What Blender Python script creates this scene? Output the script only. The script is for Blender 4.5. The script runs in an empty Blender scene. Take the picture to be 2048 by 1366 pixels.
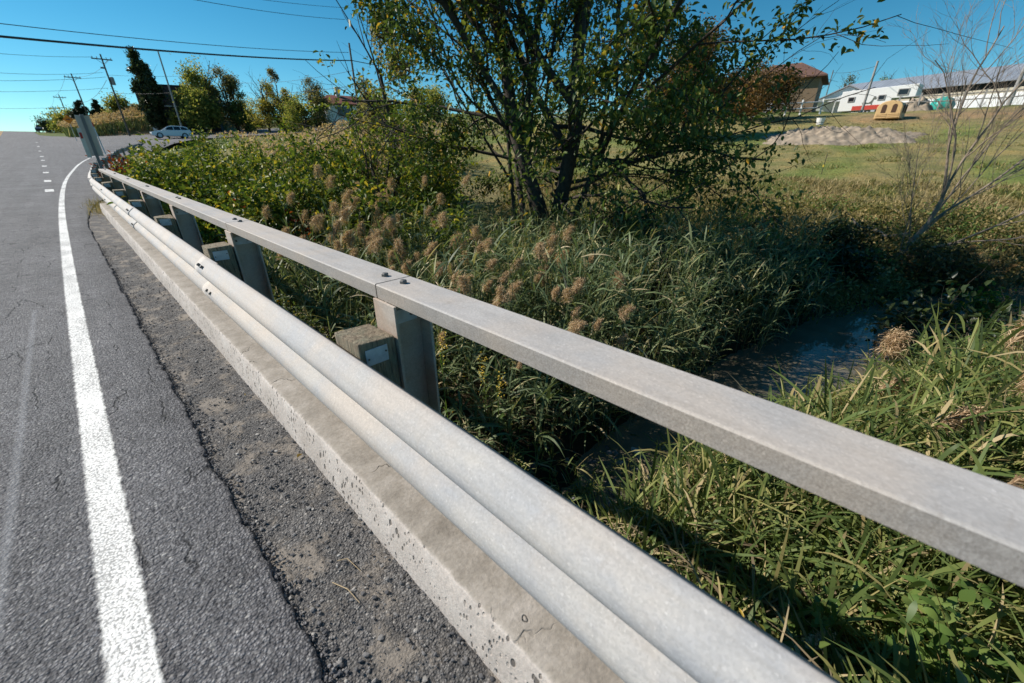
import bpy, math, random
import numpy as np
from mathutils import Vector, Matrix
R = math.radians
sc = bpy.context.scene
COL = sc.collection
rng = np.random.default_rng(11)

# ------------------------------------------------------------------ camera
EYE = 1.2
PITCH, YAW = math.atan2(381, 800), math.atan2(906, math.hypot(381, 800))
FW = np.array([math.sin(YAW)*math.cos(PITCH), math.cos(YAW)*math.cos(PITCH), -math.sin(PITCH)])
RT = np.array([math.cos(YAW), -math.sin(YAW), 0.0])
UP = np.cross(RT, FW)
cd = bpy.data.cameras.new('camera')
cd.sensor_width = 36; cd.lens = 800/2048*36
cd.clip_start = .05; cd.clip_end = 3000
cd.dof.use_dof = True; cd.dof.focus_distance = 2.3; cd.dof.aperture_fstop = 3.2
cam = bpy.data.objects.new('camera', cd); COL.objects.link(cam)
m = Matrix.Identity(4)
for i in range(3):
    m[i][0], m[i][1], m[i][2] = RT[i], UP[i], -FW[i]
m[2][3] = EYE
cam.matrix_world = m
sc.camera = cam

# ------------------------------------------------------------------ world and sun
SUN_AZ, SUN_EL = R(-31), R(36)          # azimuth from +Y towards +X
w = bpy.data.worlds.new('World'); sc.world = w; w.use_nodes = True
nt = w.node_tree; nt.nodes.clear()
sky = nt.nodes.new('ShaderNodeTexSky'); sky.sky_type = 'NISHITA'; sky.sun_disc = False
sky.sun_elevation = SUN_EL; sky.sun_rotation = SUN_AZ
sky.altitude = 50; sky.air_density = .75; sky.dust_density = 0; sky.ozone_density = 3.0
hs = nt.nodes.new('ShaderNodeHueSaturation')
hs.inputs['Hue'].default_value = .488; hs.inputs['Saturation'].default_value = 1.3; hs.inputs['Value'].default_value = 1.0
bg = nt.nodes.new('ShaderNodeBackground'); bg.inputs['Strength'].default_value = .10
wo = nt.nodes.new('ShaderNodeOutputWorld')
tint = nt.nodes.new('ShaderNodeMix'); tint.data_type = 'RGBA'; tint.blend_type = 'MULTIPLY'; tint.inputs[0].default_value = 1
tint.inputs[7].default_value = (.72, .94, .86, 1)
nt.links.new(sky.outputs[0], hs.inputs['Color']); nt.links.new(hs.outputs[0], tint.inputs[6]); nt.links.new(tint.outputs[2], bg.inputs[0]); nt.links.new(bg.outputs[0], wo.inputs[0])
sl = bpy.data.lights.new('sun', 'SUN'); sl.energy = 4.9; sl.angle = R(.5); sl.color = (1, .92, .815)
so = bpy.data.objects.new('sun', sl); COL.objects.link(so)
S = Vector((math.sin(SUN_AZ)*math.cos(SUN_EL), math.cos(SUN_AZ)*math.cos(SUN_EL), math.sin(SUN_EL)))
so.rotation_euler = S.to_track_quat('Z', 'Y').to_euler(); so.location = (-20, 30, 40)
sc.view_settings.view_transform = 'Standard'; sc.view_settings.look = 'None'
sc.view_settings.exposure = 0.34; sc.view_settings.gamma = 1
sc.cycles.max_bounces = 6; sc.cycles.transparent_max_bounces = 8
sc.cycles.caustics_reflective = False; sc.cycles.caustics_refractive = False

# ------------------------------------------------------------------ helpers
def at(px, py, dist):
    """the point seen at this spot of the photograph, at this horizontal distance in metres"""
    d = FW*800 + RT*(px-1024) + UP*(683-py)
    return np.array([0, 0, EYE]) + d*(dist/math.hypot(d[0], d[1]))
def smooth(e0, e1, x):
    t = np.clip((np.asarray(x, float)-e0)/(e1-e0), 0, 1); return t*t*(3-2*t)
def zr(y):                                 # height of the road along its length
    y = np.asarray(y, float); yy = np.clip(y, 0, 70)
    t = np.clip(y-155, 0, 160)
    return .00031*yy**2 + .0434*np.clip(y-70, 0, None) - .0007*t*t
def sh(y):                                 # sideways bend of the road
    y = np.asarray(y, float); return -.0105*y - .00007*np.clip(y, 0, 200)**2
def nz(x, y, s=1.0, seed=0):               # cheap smooth noise from sines
    x = np.asarray(x, float)*s; y = np.asarray(y, float)*s; k = seed*1.7
    return (np.sin(1.3*x+2.1*y+k)+np.sin(-2.3*x+1.1*y+2.3+k)+np.sin(3.7*x+.6*y+.7*k)+np.sin(.9*x-3.1*y+1.9+k))/4
HF = ([0, 8, 12, 15, 20, 25, 35, 45, 50, 60, 72, 85, 120, 300, 900], [-1.35, -1.35, -1.2, -.8, -.1, .5, 1.6, 3.1, 3.9, 5.0, 6.1, 7.4, 8.6, 10, 10])
def stream_y(x):
    return np.interp(np.asarray(x, float), [0, 2, 3.5, 5.5, 8, 10, 13, 18, 40], [1.5, 1.30, 1.05, .55, -.15, -.85, -2.4, -5.7, -22])
def stream_w(x): return np.interp(np.asarray(x, float), [2, 3.5, 5.5, 8, 10], [.42, .52, .80, .95, 1.15])
WATER = -1.62
def side_z(x, y): return zr(y) + .075*np.clip(x, 0, None)
def ground(x, y):
    x = np.asarray(x, float); y = np.asarray(y, float)
    r = np.hypot(x, y)
    lo = np.interp(r, [0, 8, 12, 15, 20, 25, 35, 45, 60, 72, 85, 95, 120, 300, 900], [-1.35, -1.35, -1.3, -1.1, -.7, -.3, .3, .8, 1.5, 2.2, 3.6, 5.2, 8.0, 10, 10])
    wl = smooth(18, 34, np.degrees(np.arctan2(x, np.maximum(y, .01))))
    hf = np.interp(r, *HF)*wl + lo*(1-wl) + .06*nz(x, y, .9) + .03*nz(x, y, 2.7, 3)
    hf = hf-1.2*smooth(76, 83, np.degrees(np.arctan2(x, y)))*smooth(52, 85, r)
    xe = .70 + sh(np.minimum(y, 15)) + np.interp(y, [15, 25, 36, 49, 65, 75, 110, 130], [0, 1.0, 2.3, 4.2, 7, 9, 1, -2])
    wd = np.where(y < 20, np.clip(.62+.22*np.abs(y-1.2), .62, 3.0), np.clip(.15*y, 3, 22))
    t = smooth(0, 1, (x-xe)/wd)
    z = (zr(y)-.05)*(1-t) + hf*t
    # side road shelf
    s = smooth(68, 76, y)*(1-smooth(104, 110, y))*smooth(-4, 0, x)
    z = z*(1-s) + (side_z(x, y)-.06)*s
    # stream bed
    d = np.abs(y-stream_y(x))/stream_w(x)
    c = smooth(1.7, .75, d)*smooth(.7, 1.1, x)
    z = z*(1-c) + np.minimum(z, np.interp(x, [2.3, 3.1], [-1.59, -1.95])+.06*nz(x, y, 5)+.05*nz(x, y, 13))*c
    # left side of the road falls away gently
    z = z - .06*np.clip(-x-10, 0, 30)
    return z

def mesh_np(name, V, F, mat=None, parent=None, shade=True, attr=None):
    """V (n,3); F list of int arrays, one per polygon size"""
    me = bpy.data.meshes.new(name)
    V = np.asarray(V, np.float32)
    if not isinstance(F, list): F = [F]
    F = [np.asarray(f, np.int32) for f in F if len(f)]
    me.vertices.add(len(V)); me.vertices.foreach_set('co', V.ravel())
    tot = np.concatenate([np.full(len(f), f.shape[1], np.int32) for f in F])
    li = np.concatenate([f.ravel() for f in F])
    me.loops.add(len(li)); me.loops.foreach_set('vertex_index', li)
    me.polygons.add(len(tot))
    st = np.concatenate([[0], np.cumsum(tot)[:-1]]).astype(np.int32)
    me.polygons.foreach_set('loop_start', st)
    me.polygons.foreach_set('use_smooth', np.full(len(tot), bool(shade)))
    if attr is not None:
        a = me.color_attributes.new('gcol', 'FLOAT_COLOR', 'POINT')
        a.data.foreach_set('color', np.asarray(attr, np.float32).ravel())
    me.update(calc_edges=True); me.validate()
    o = bpy.data.objects.new(name, me); COL.objects.link(o)
    if mat: me.materials.append(mat)
    if parent: o.parent = parent
    return o

class MB:
    def __init__(self): self.v = []; self.f = []
    def add(self, vs, fs):
        n = len(self.v); self.v += [tuple(map(float, q)) for q in vs]; self.f += [tuple(i+n for i in q) for q in fs]; return self
    def box(self, x0, x1, y0, y1, z0, z1):
        v = [(x, y, z) for z in (z0, z1) for y in (y0, y1) for x in (x0, x1)]
        return self.add(v, [(0, 2, 3, 1), (4, 5, 7, 6), (0, 1, 5, 4), (2, 6, 7, 3), (0, 4, 6, 2), (1, 3, 7, 5)])
    def prism(self, poly, y0, y1, axis='y', taper=None):
        n = len(poly)
        def p(a, b, t): return (a, t, b) if axis == 'y' else ((t, a, b) if axis == 'x' else (a, b, t))
        q = taper or poly
        v = [p(a, b, y0) for a, b in poly] + [p(a, b, y1) for a, b in q]
        return self.add(v, [tuple(range(n))[::-1], tuple(range(n, 2*n))] + [(i, (i+1) % n, n+(i+1) % n, n+i) for i in range(n)])
    def tube(self, pts, rad, n=6, cap=True):
        pts = [Vector(p) for p in pts]; rings = []; ref = Vector((.3, .2, 1)).normalized()
        for i, p in enumerate(pts):
            d = (pts[min(i+1, len(pts)-1)]-pts[max(i-1, 0)]).normalized()
            if abs(d.dot(ref)) > .95: ref = Vector((1, .1, .2)).normalized()
            a = d.cross(ref).normalized(); b = d.cross(a)
            r = rad[i] if hasattr(rad, '__len__') else rad
            rings.append([p+(a*math.cos(2*math.pi*k/n)+b*math.sin(2*math.pi*k/n))*r for k in range(n)])
        v = [q for rg in rings for q in rg]; f = []
        for i in range(len(pts)-1):
            for k in range(n):
                f.append((i*n+k, i*n+(k+1) % n, (i+1)*n+(k+1) % n, (i+1)*n+k))
        if cap: f.append(tuple(range(n))[::-1]); f.append(tuple((len(pts)-1)*n+k for k in range(n)))
        return self.add(v, f)
    def build(self, name, mat, parent=None, bevel=0, smooth_=False, seg=2):
        me = bpy.data.meshes.new(name); me.from_pydata(self.v, [], self.f); me.update()
        if smooth_:
            for p in me.polygons: p.use_smooth = True
        o = bpy.data.objects.new(name, me); COL.objects.link(o)
        if mat: me.materials.append(mat)
        if parent: o.parent = parent
        if bevel:
            b = o.modifiers.new('bevel', 'BEVEL'); b.width = bevel; b.segments = seg; b.limit_method = 'ANGLE'
        return o
def tag(o, label=None, cat=None, group=None, kind=None):
    if label: o['label'] = label
    if cat: o['category'] = cat
    if group: o['group'] = group
    if kind: o['kind'] = kind
    return o
def empty(name, loc, label, cat, group=None, rz=0):
    o = bpy.data.objects.new(name, None); o.empty_display_size = .2; COL.objects.link(o)
    o.location = [float(q) for q in loc]; o.rotation_euler = (0, 0, rz)
    return tag(o, label, cat, group)
def copy_tree(o, parent=None):
    c = o.copy(); COL.objects.link(c)
    if parent: c.parent = parent
    for ch in list(o.children): copy_tree(ch, c)
    return c

# ------------------------------------------------------------------ materials
def new_mat(name):
    mt = bpy.data.materials.new(name); mt.use_nodes = True; n = mt.node_tree
    return mt, n, n.nodes['Principled BSDF']
def L(n, a, b): n.links.new(a, b)
def ramp(n, src, stops, interp='LINEAR'):
    r = n.nodes.new('ShaderNodeValToRGB'); r.color_ramp.interpolation = interp
    e = r.color_ramp.elements
    while len(e) < len(stops): e.new(.5)
    for el, (p, c) in zip(e, stops):
        el.position = p; el.color = (c if hasattr(c, '__len__') else (c, c, c)) + ((1,) if not hasattr(c, '__len__') or len(c) == 3 else ())
    L(n, src, r.inputs[0]); return r.outputs[0]
def coords(n, scale=(1, 1, 1), obj=False):
    if obj:
        g = n.nodes.new('ShaderNodeTexCoord'); s = g.outputs['Object']
    else:
        g = n.nodes.new('ShaderNodeNewGeometry'); s = g.outputs['Position']
    mp = n.nodes.new('ShaderNodeMapping'); mp.inputs['Scale'].default_value = scale
    L(n, s, mp.inputs[0]); return mp.outputs[0]
def noise(n, co, scale, detail=4, rough=.55, dist=0):
    t = n.nodes.new('ShaderNodeTexNoise'); t.inputs['Scale'].default_value = scale; t.inputs['Detail'].default_value = detail
    t.inputs['Roughness'].default_value = rough; t.inputs['Distortion'].default_value = dist
    L(n, co, t.inputs['Vector']); return t.outputs['Fac']
def voro(n, co, scale, feat='F1', rnd=1):
    t = n.nodes.new('ShaderNodeTexVoronoi'); t.feature = feat; t.inputs['Scale'].default_value = scale; t.inputs['Randomness'].default_value = rnd
    L(n, co, t.inputs['Vector']); return t
def mix(n, fac, a, b, mode='MIX'):
    x = n.nodes.new('ShaderNodeMix'); x.data_type = 'RGBA'; x.blend_type = mode
    for s, v in ((x.inputs[0], fac), (x.inputs[6], a), (x.inputs[7], b)):
        if hasattr(v, 'is_linked'): L(n, v, s)
        else: s.default_value = v if not hasattr(v, '__len__') else tuple(v)+(1,)
    return x.outputs[2]
def mth(n, op, a, b=0.0):
    x = n.nodes.new('ShaderNodeMath'); x.operation = op
    for s, v in ((x.inputs[0], a), (x.inputs[1], b)):
        if hasattr(v, 'is_linked'): L(n, v, s)
        else: s.default_value = v
    return x.outputs[0]
def bump(n, h, bs, strength=.5, dist=.01, prev=None):
    b = n.nodes.new('ShaderNodeBump'); b.inputs['Strength'].default_value = strength; b.inputs['Distance'].default_value = dist
    L(n, h, b.inputs['Height'])
    if prev is not None: L(n, prev, b.inputs['Normal'])
    if bs is not None: L(n, b.outputs[0], bs.inputs['Normal'])
    return b.outputs[0]
def plain(name, col, rough=.6, metal=0, var=.15, scale=6, bmp=0):
    mt, n, b = new_mat(name); co = coords(n)
    f = noise(n, co, scale, 5)
    c = ramp(n, f, [(.25, tuple(q*(1-var) for q in col)), (.75, tuple(min(1, q*(1+var)) for q in col))])
    L(n, c, b.inputs['Base Color']); b.inputs['Roughness'].default_value = rough; b.inputs['Metallic'].default_value = metal
    if bmp: bump(n, noise(n, co, scale*6, 3), b, bmp, .01)
    return mt
def leaf_mat(name, stops, trans=.35, rough=.5, spec=.25):
    mt, n, b = new_mat(name)
    g = n.nodes.new('ShaderNodeNewGeometry')
    c = ramp(n, g.outputs['Random Per Island'], stops)
    L(n, c, b.inputs['Base Color']); b.inputs['Roughness'].default_value = rough
    b.inputs['Specular IOR Level'].default_value = spec
    t = n.nodes.new('ShaderNodeBsdfTranslucent')
    L(n, mix(n, 1.0, c, (1.0, 1.0, .55), 'MULTIPLY'), t.inputs['Color'])
    ms = n.nodes.new('ShaderNodeMixShader'); ms.inputs[0].default_value = trans
    L(n, b.outputs[0], ms.inputs[1]); L(n, t.outputs[0], ms.inputs[2])
    L(n, ms.outputs[0], n.nodes['Material Output'].inputs['Surface'])
    return mt

def asphalt_mat():
    mt, n, b = new_mat('asphalt'); co = coords(n)
    v = voro(n, co, 125); v2 = voro(n, co, 58); v3 = voro(n, co, 210)
    c1 = ramp(n, v.outputs['Color'], [(.0, (.075, .075, .082)), (.5, (.165, .164, .175)), (.85, (.26, .258, .265)), (1, (.46, .45, .43))])
    c1 = mix(n, 1.0, c1, ramp(n, v3.outputs['Color'], [(0, .72), (1, 1.25)]), 'MULTIPLY')
    c1 = mix(n, 1.0, c1, ramp(n, v.outputs['Distance'], [(.15, 1.36), (.55, .72)]), 'MULTIPLY')
    big = noise(n, co, .9, 5, .6); mid = noise(n, co, 7, 6, .7)
    c2 = mix(n, 1.0, c1, ramp(n, big, [(.3, .80), (.7, 1.15)]), 'MULTIPLY')
    c2 = mix(n, 1.0, c2, ramp(n, mid, [(.3, .78), (.7, 1.18)]), 'MULTIPLY')
    st = noise(n, coords(n, (2.2, .06, 1)), 1.6, 3)
    c2 = mix(n, 1.0, c2, ramp(n, st, [(.35, .9), (.65, 1.1)]), 'MULTIPLY')
    # hairline cracks, mostly near the broken edge
    nn = n.nodes.new('ShaderNodeTexNoise'); nn.inputs['Scale'].default_value = 9; nn.inputs['Detail'].default_value = 5; L(n, co, nn.inputs['Vector'])
    wob = n.nodes.new('ShaderNodeMix'); wob.data_type = 'VECTOR'; wob.inputs[0].default_value = .10
    L(n, coords(n, (1.3, .33, 1)), wob.inputs[4]); L(n, nn.outputs['Color'], wob.inputs[5])
    ed = voro(n, wob.outputs[1], 3.1, 'DISTANCE_TO_EDGE')
    ck = mth(n, 'MULTIPLY', ramp(n, ed.outputs['Distance'], [(.004, 1.0), (.016, 0.0)]), ramp(n, noise(n, co, 2.6, 2), [(.50, 0.0), (.56, 1.0)]))
    c2 = mix(n, mth(n, 'MULTIPLY', ck, .8), c2, (.03, .03, .032))
    L(n, c2, b.inputs['Base Color']); b.inputs['Roughness'].default_value = .82; b.inputs['Specular IOR Level'].default_value = .3
    h = mth(n, 'ADD', mth(n, 'MULTIPLY', v.outputs['Distance'], -.8), mth(n, 'MULTIPLY', v2.outputs['Distance'], -.7))
    h = mth(n, 'SUBTRACT', h, ck)
    p = bump(n, h, None, .7, .010); bump(n, noise(n, co, 34, 6, .75), b, .35, .015, p)
    return mt
def shoulder_mat():
    mt, n, b = new_mat('gravelly_shoulder'); co = coords(n)
    v = voro(n, co, 140); v2 = voro(n, co, 60)
    c1 = ramp(n, v.outputs['Color'], [(.0, (.062, .061, .063)), (.5, (.135, .131, .130)), (.85, (.225, .217, .208)), (1, (.46, .44, .41))])
    c1 = mix(n, 1.0, c1, ramp(n, noise(n, co, 7, 5), [(.3, .75), (.7, 1.2)]), 'MULTIPLY')
    c1 = mix(n, 1.0, c1, ramp(n, v.outputs['Distance'], [(.15, 1.28), (.55, .68)]), 'MULTIPLY')
    fine = ramp(n, noise(n, co, 260, 3), [(.2, (.17, .148, .125)), (.8, (.31, .275, .235))])
    pm = noise(n, coords(n, (1, .75, 1)), 6.5, 6, .62)
    f = mth(n, 'MULTIPLY', ramp(n, mth(n, 'ADD', pm, mth(n, 'MULTIPLY', mth(n, 'SUBTRACT', noise(n, co, 60, 4, .8), .5), .22)), [(.50, 0.0), (.60, 1.0)]), .9)
    L(n, mix(n, f, c1, fine), b.inputs['Base Color']); b.inputs['Roughness'].default_value = .9
    h = mth(n, 'ADD', mth(n, 'MULTIPLY', v.outputs['Distance'], -.8), mth(n, 'MULTIPLY', v2.outputs['Distance'], -.7))
    h = mth(n, 'MULTIPLY', h, mth(n, 'SUBTRACT', 1.0, mth(n, 'MULTIPLY', f, .85)))
    bump(n, h, b, .75, .010)
    return mt
def paint_mat(name, col, wear=.5, soft=.12, density=1.0):
    """worn road paint: its sheet carries the distance from the line's middle in gcol, worn-off places let the road show"""
    mt, n, b = new_mat(name); co = coords(n)
    a = n.nodes.new('ShaderNodeAttribute'); a.attribute_name = 'gcol'; sp = n.nodes.new('ShaderNodeSeparateColor'); L(n, a.outputs['Color'], sp.inputs[0])
    v = voro(n, co, 125); v3 = voro(n, co, 210); n1 = noise(n, co, 24, 6, .75); n2 = noise(n, coords(n, (1, .5, 1)), 3.2, 4, .6)
    # ragged edge
    e = mth(n, 'ADD', sp.outputs['Red'], mth(n, 'MULTIPLY', mth(n, 'SUBTRACT', n1, .5), .55))
    edge = ramp(n, e, [(.80-soft, 1.0), (.80+soft*.5, 0.0)])
    g = mth(n, 'ADD', mth(n, 'ADD', mth(n, 'MULTIPLY', v.outputs['Distance'], .55), mth(n, 'MULTIPLY', v3.outputs['Distance'], .35)), mth(n, 'MULTIPLY', n2, .75))
    hole = ramp(n, g, [(wear+.25, 1.0), (wear+.42, .45)])
    al = mth(n, 'MULTIPLY', mth(n, 'MULTIPLY', edge, hole), density)
    L(n, ramp(n, noise(n, co, 7, 4), [(.3, tuple(q*.92 for q in col)), (.7, col)]), b.inputs['Base Color']); b.inputs['Roughness'].default_value = .7
    L(n, al, b.inputs['Alpha'])
    v2 = voro(n, co, 58)
    h = mth(n, 'ADD', mth(n, 'MULTIPLY', v.outputs['Distance'], -.6), mth(n, 'MULTIPLY', v2.outputs['Distance'], -.6))
    bump(n, h, b, .35, .007)
    return mt
def concrete_mat():
    mt, n, b = new_mat('weathered_concrete'); co = coords(n)
    g = n.nodes.new('ShaderNodeNewGeometry'); sp = n.nodes.new('ShaderNodeSeparateXYZ'); L(n, g.outputs['Normal'], sp.inputs[0])
    top = ramp(n, mth(n, 'ADD', sp.outputs['Z'], mth(n, 'MULTIPLY', mth(n, 'SUBTRACT', noise(n, co, 30, 5, .7), .5), .7)), [(.55, 0.0), (.85, 1.0)])
    face = ramp(n, noise(n, co, 5, 6, .65), [(.25, (.44, .385, .34)), (.55, (.58, .52, .475)), (.8, (.66, .62, .58))])
    dirty = ramp(n, noise(n, co, 9, 7, .7), [(.25, (.21, .185, .155)), (.5, (.33, .295, .255)), (.75, (.46, .42, .38))])
    c = mix(n, top, face, dirty)
    c = mix(n, 1.0, c, ramp(n, noise(n, co, 90, 3), [(.3, .85), (.7, 1.1)]), 'MULTIPLY')
    # pits: dark holes of two sizes, clustered
    hole = voro(n, coords(n, (1, 1, .55)), 58); h2 = voro(n, coords(n, (1, 1, .6)), 26)
    cl = ramp(n, noise(n, co, 11, 3), [(.46, 0.0), (.56, 1.0)])
    p1 = mth(n, 'MULTIPLY', ramp(n, hole.outputs['Distance'], [(.24, 1.0), (.32, 0.0)]), cl)
    sel = ramp(n, h2.outputs['Color'], [(.60, 0.0), (.62, 1.0)])
    p2 = mth(n, 'MULTIPLY', ramp(n, h2.outputs['Distance'], [(.17, 1.0), (.23, 0.0)]), sel)
    pit = mth(n, 'MAXIMUM', p1, p2)
    # cracks on the top
    wob = n.nodes.new('ShaderNodeMix'); wob.data_type = 'VECTOR'; wob.inputs[0].default_value = .12
    nn = n.nodes.new('ShaderNodeTexNoise'); nn.inputs['Scale'].default_value = 14; L(n, co, nn.inputs['Vector'])
    L(n, co, wob.inputs[4]); L(n, nn.outputs['Color'], wob.inputs[5])
    ed = voro(n, wob.outputs[1], 2.6, 'DISTANCE_TO_EDGE')
    ck = mth(n, 'MULTIPLY', ramp(n, ed.outputs['Distance'], [(.002, 1.0), (.0045, 0.0)]), ramp(n, noise(n, co, 2.2, 2), [(.54, 0.0), (.58, 1.0)]))
    ck = mth(n, 'MULTIPLY', ck, top)
    bad = mth(n, 'MAXIMUM', mth(n, 'MULTIPLY', pit, mth(n, 'SUBTRACT', 1.0, top)), ck)
    L(n, mix(n, mth(n, 'MULTIPLY', bad, .85), c, (.09, .078, .068)), b.inputs['Base Color']); b.inputs['Roughness'].default_value = .9
    h = mth(n, 'SUBTRACT', mth(n, 'MULTIPLY', noise(n, co, 45, 6, .7), .5), bad)
    bump(n, h, b, .8, .008)
    return mt
def galv_mat(name, lo, hi, rough=.5, metal=.35, grain_shade=0.0):
    mt, n, b = new_mat(name); co = coords(n)
    a = noise(n, coords(n, (1, .45, 1)), 9, 6, .65); v = voro(n, co, 210)
    c = ramp(n, a, [(.3, lo), (.5, tuple((p+q)/2 for p, q in zip(lo, hi))), (.7, hi)])
    # milky grey-beige oxide patches
    c = mix(n, ramp(n, noise(n, co, 3.2, 5, .6), [(.40, 0.0), (.60, .85)]), c, (.51, .455, .405))
    c = mix(n, 1.0, c, ramp(n, v.outputs['Color'], [(0, .86), (.85, 1.05), (1, 1.22)]), 'MULTIPLY')
    if grain_shade:      # upright faces: coarse oxide speckle, plus side shade painted in as a darker tone
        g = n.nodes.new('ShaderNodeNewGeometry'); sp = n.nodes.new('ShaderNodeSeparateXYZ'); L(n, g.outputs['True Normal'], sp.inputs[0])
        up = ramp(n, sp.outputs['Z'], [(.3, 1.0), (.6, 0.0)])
        c = mix(n, mth(n, 'MULTIPLY', up, grain_shade), c, mix(n, 1.0, c, ramp(n, noise(n, co, 240, 3, .8), [(.35, (.60, .57, .54)), (.65, (.96, .93, .90))]), 'MULTIPLY'))
    stv = noise(n, coords(n, (14, .22, 14)), 3.0, 6, .7)
    c = mix(n, 1.0, c, ramp(n, stv, [(.32, (.91, .90, .885)), (.5, (1.0, 1.0, 1.0)), (.7, (1.04, 1.04, 1.04))]), 'MULTIPLY')
    drip = ramp(n, noise(n, coords(n, (2.5, 9, .7)), 4.5, 5, .7), [(.60, 0.0), (.78, .45)])
    c = mix(n, drip, c, (.27, .235, .20))
    # small scuffs
    sc_ = ramp(n, noise(n, coords(n, (3, .5, 3)), 30, 3), [(.70, 0.0), (.76, .35)])
    c = mix(n, sc_, c, (.3, .29, .28))
    L(n, c, b.inputs['Base Color']); b.inputs['Metallic'].default_value = metal
    L(n, ramp(n, a, [(.3, rough-.06), (.7, rough+.12)]), b.inputs['Roughness'])
    bump(n, noise(n, co, 260, 2), b, .12, .002)
    return mt
def post_wood_mat():
    mt, n, b = new_mat('weathered_wood'); co = coords(n, (1, 1, .07), obj=True)
    g = noise(n, co, 75, 6, .7, .4)
    c = ramp(n, g, [(.30, (.06, .046, .032)), (.46, (.26, .205, .14)), (.7, (.48, .40, .29))])
    lich = ramp(n, noise(n, coords(n, obj=True), 14, 5), [(.45, 0.0), (.65, .5)])
    L(n, mix(n, lich, c, (.24, .27, .19)), b.inputs['Base Color']); b.inputs['Roughness'].default_value = .9
    bump(n, g, b, 1.0, .02)
    return mt
def ground_mat():
    mt, n, b = new_mat('soil_and_turf'); co = coords(n)
    a = n.nodes.new('ShaderNodeAttribute'); a.attribute_name = 'gcol'
    c = mix(n, 1.0, a.outputs['Color'], ramp(n, noise(n, co, 14, 6, .7), [(.25, .45), (.5, 1.0), (.75, 1.5)]), 'MULTIPLY')
    c = mix(n, 1.0, c, ramp(n, noise(n, coords(n, (1, 1, 1)), .55, 8, .7), [(.32, (.58, .72, .55)), (.5, (1.0, 1.0, 1.0)), (.68, (1.45, 1.22, 1.1))]), 'MULTIPLY')
    L(n, c, b.inputs['Base Color']); b.inputs['Roughness'].default_value = .95; b.inputs['Specular IOR Level'].default_value = .15
    bump(n, noise(n, co, 9, 8, .75), b, .9, .12)
    return mt
def water_mat():
    mt, n, b = new_mat('murky_water'); co = coords(n, (1, 1, 1))
    L(n, ramp(n, noise(n, co, 1.3, 4), [(.3, (.11, .095, .065)), (.7, (.18, .16, .115))]), b.inputs['Base Color'])
    b.inputs['Roughness'].default_value = .04; b.inputs['IOR'].default_value = 1.33
    bump(n, noise(n, coords(n, (1, 1.6, 1)), 3.0, 3, .5, .6), b, .10, .05)
    return mt

M = {}
M['asphalt'] = asphalt_mat(); M['shoulder'] = shoulder_mat()
M['white_paint'] = paint_mat('white_road_paint', (.88, .88, .86), .56)
M['yellow_paint'] = paint_mat('yellow_road_paint', (.75, .42, .06), .5)
M['faint_paint'] = paint_mat('faded_road_paint', (.62, .65, .70), .18, .55, .34)
M['concrete'] = concrete_mat()
M['beam'] = galv_mat('galvanised_beam', (.35, .36, .385), (.51, .485, .455), .75, .0)
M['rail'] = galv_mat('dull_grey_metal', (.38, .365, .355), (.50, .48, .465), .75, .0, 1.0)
M['post_metal'] = galv_mat('grey_post_metal', (.40, .29, .215), (.50, .38, .295), .7, .0)
M['bolt'] = plain('bolt_metal', (.16, .155, .15), .55, .5, .3, 80)
M['wood'] = post_wood_mat()
M['plate'] = plain('reflector_plate_metal', (.50, .53, .58), .4, .1, .2, 30)
M['ground'] = ground_mat(); M['water'] = water_mat()
M['bark'] = plain('dark_bark', (.055, .044, .034), .9, 0, .45, 18, .8)
M['pale_bark'] = plain('pale_bark', (.27, .215, .165), .85, 0, .35, 9, .5)
M['twig'] = plain('grey_twig', (.17, .14, .125), .85, 0, .3, 9)
M['pole'] = plain('pole_wood', (.13, .105, .085), .85, 0, .25, 5)
M['grey_pole'] = plain('grey_pole_wood', (.30, .29, .28), .8, 0, .2, 5)
M['wire'] = plain('black_cable', (.025, .028, .035), .6)
M['white'] = plain('white_siding', (.78, .78, .77), .6, 0, .05)
M['dark'] = plain('dark_glass', (.018, .02, .025), .15, 0, .1)
M['shade'] = plain('dark_opening', (.03, .03, .034), .8)
M['red'] = plain('red_plastic', (.45, .03, .025), .5)
M['stone'] = plain('grey_stone', (.22, .21, .20), .85, 0, .4, 11, .5)

G = lambda *a: list(a)
M['reed'] = leaf_mat('reed_leaf', [(0, (.075, .115, .035)), (.35, (.13, .185, .055)), (.66, (.21, .25, .075)), (.80, (.33, .32, .12)), (.92, (.46, .37, .18)), (1, (.52, .42, .25))], .35, .5, .25)
M['reed_cool'] = leaf_mat('blue_green_reed_leaf', [(0, (0.083, 0.121, 0.059)), (.5, (0.157, 0.212, 0.098)), (.80, (0.238, 0.282, 0.137)), (.92, (0.417, 0.391, 0.196)), (1, (0.595, 0.485, 0.313))], .32, .5, .25)
M['plume'] = leaf_mat('reed_plume', [(0, (0.339, 0.221, 0.135)), (.5, (0.564, 0.407, 0.258)), (1, (0.790, 0.630, 0.419))], .35, .8, .1)
M['dead'] = leaf_mat('dead_straw', [(0, (0.138, 0.106, 0.069)), (.6, (0.300, 0.237, 0.144)), (1, (0.475, 0.388, 0.237))], .2, .8, .1)
M['tree_leaf'] = leaf_mat('tree_leaf', [(0, (0.051, 0.088, 0.029)), (.45, (0.094, 0.150, 0.041)), (.8, (0.177, 0.230, 0.054)), (.94, (0.355, 0.334, 0.061)), (1, (0.750, 0.418, 0.061))], .36, .45, .3)
M['bush_leaf'] = leaf_mat('bush_leaf', [(0, (0.054, 0.097, 0.022)), (.45, (0.116, 0.178, 0.031)), (.75, (0.233, 0.279, 0.040)), (.94, (0.420, 0.389, 0.062)), (1, (0.652, 0.466, 0.062))], .38, .5, .25)
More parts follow.
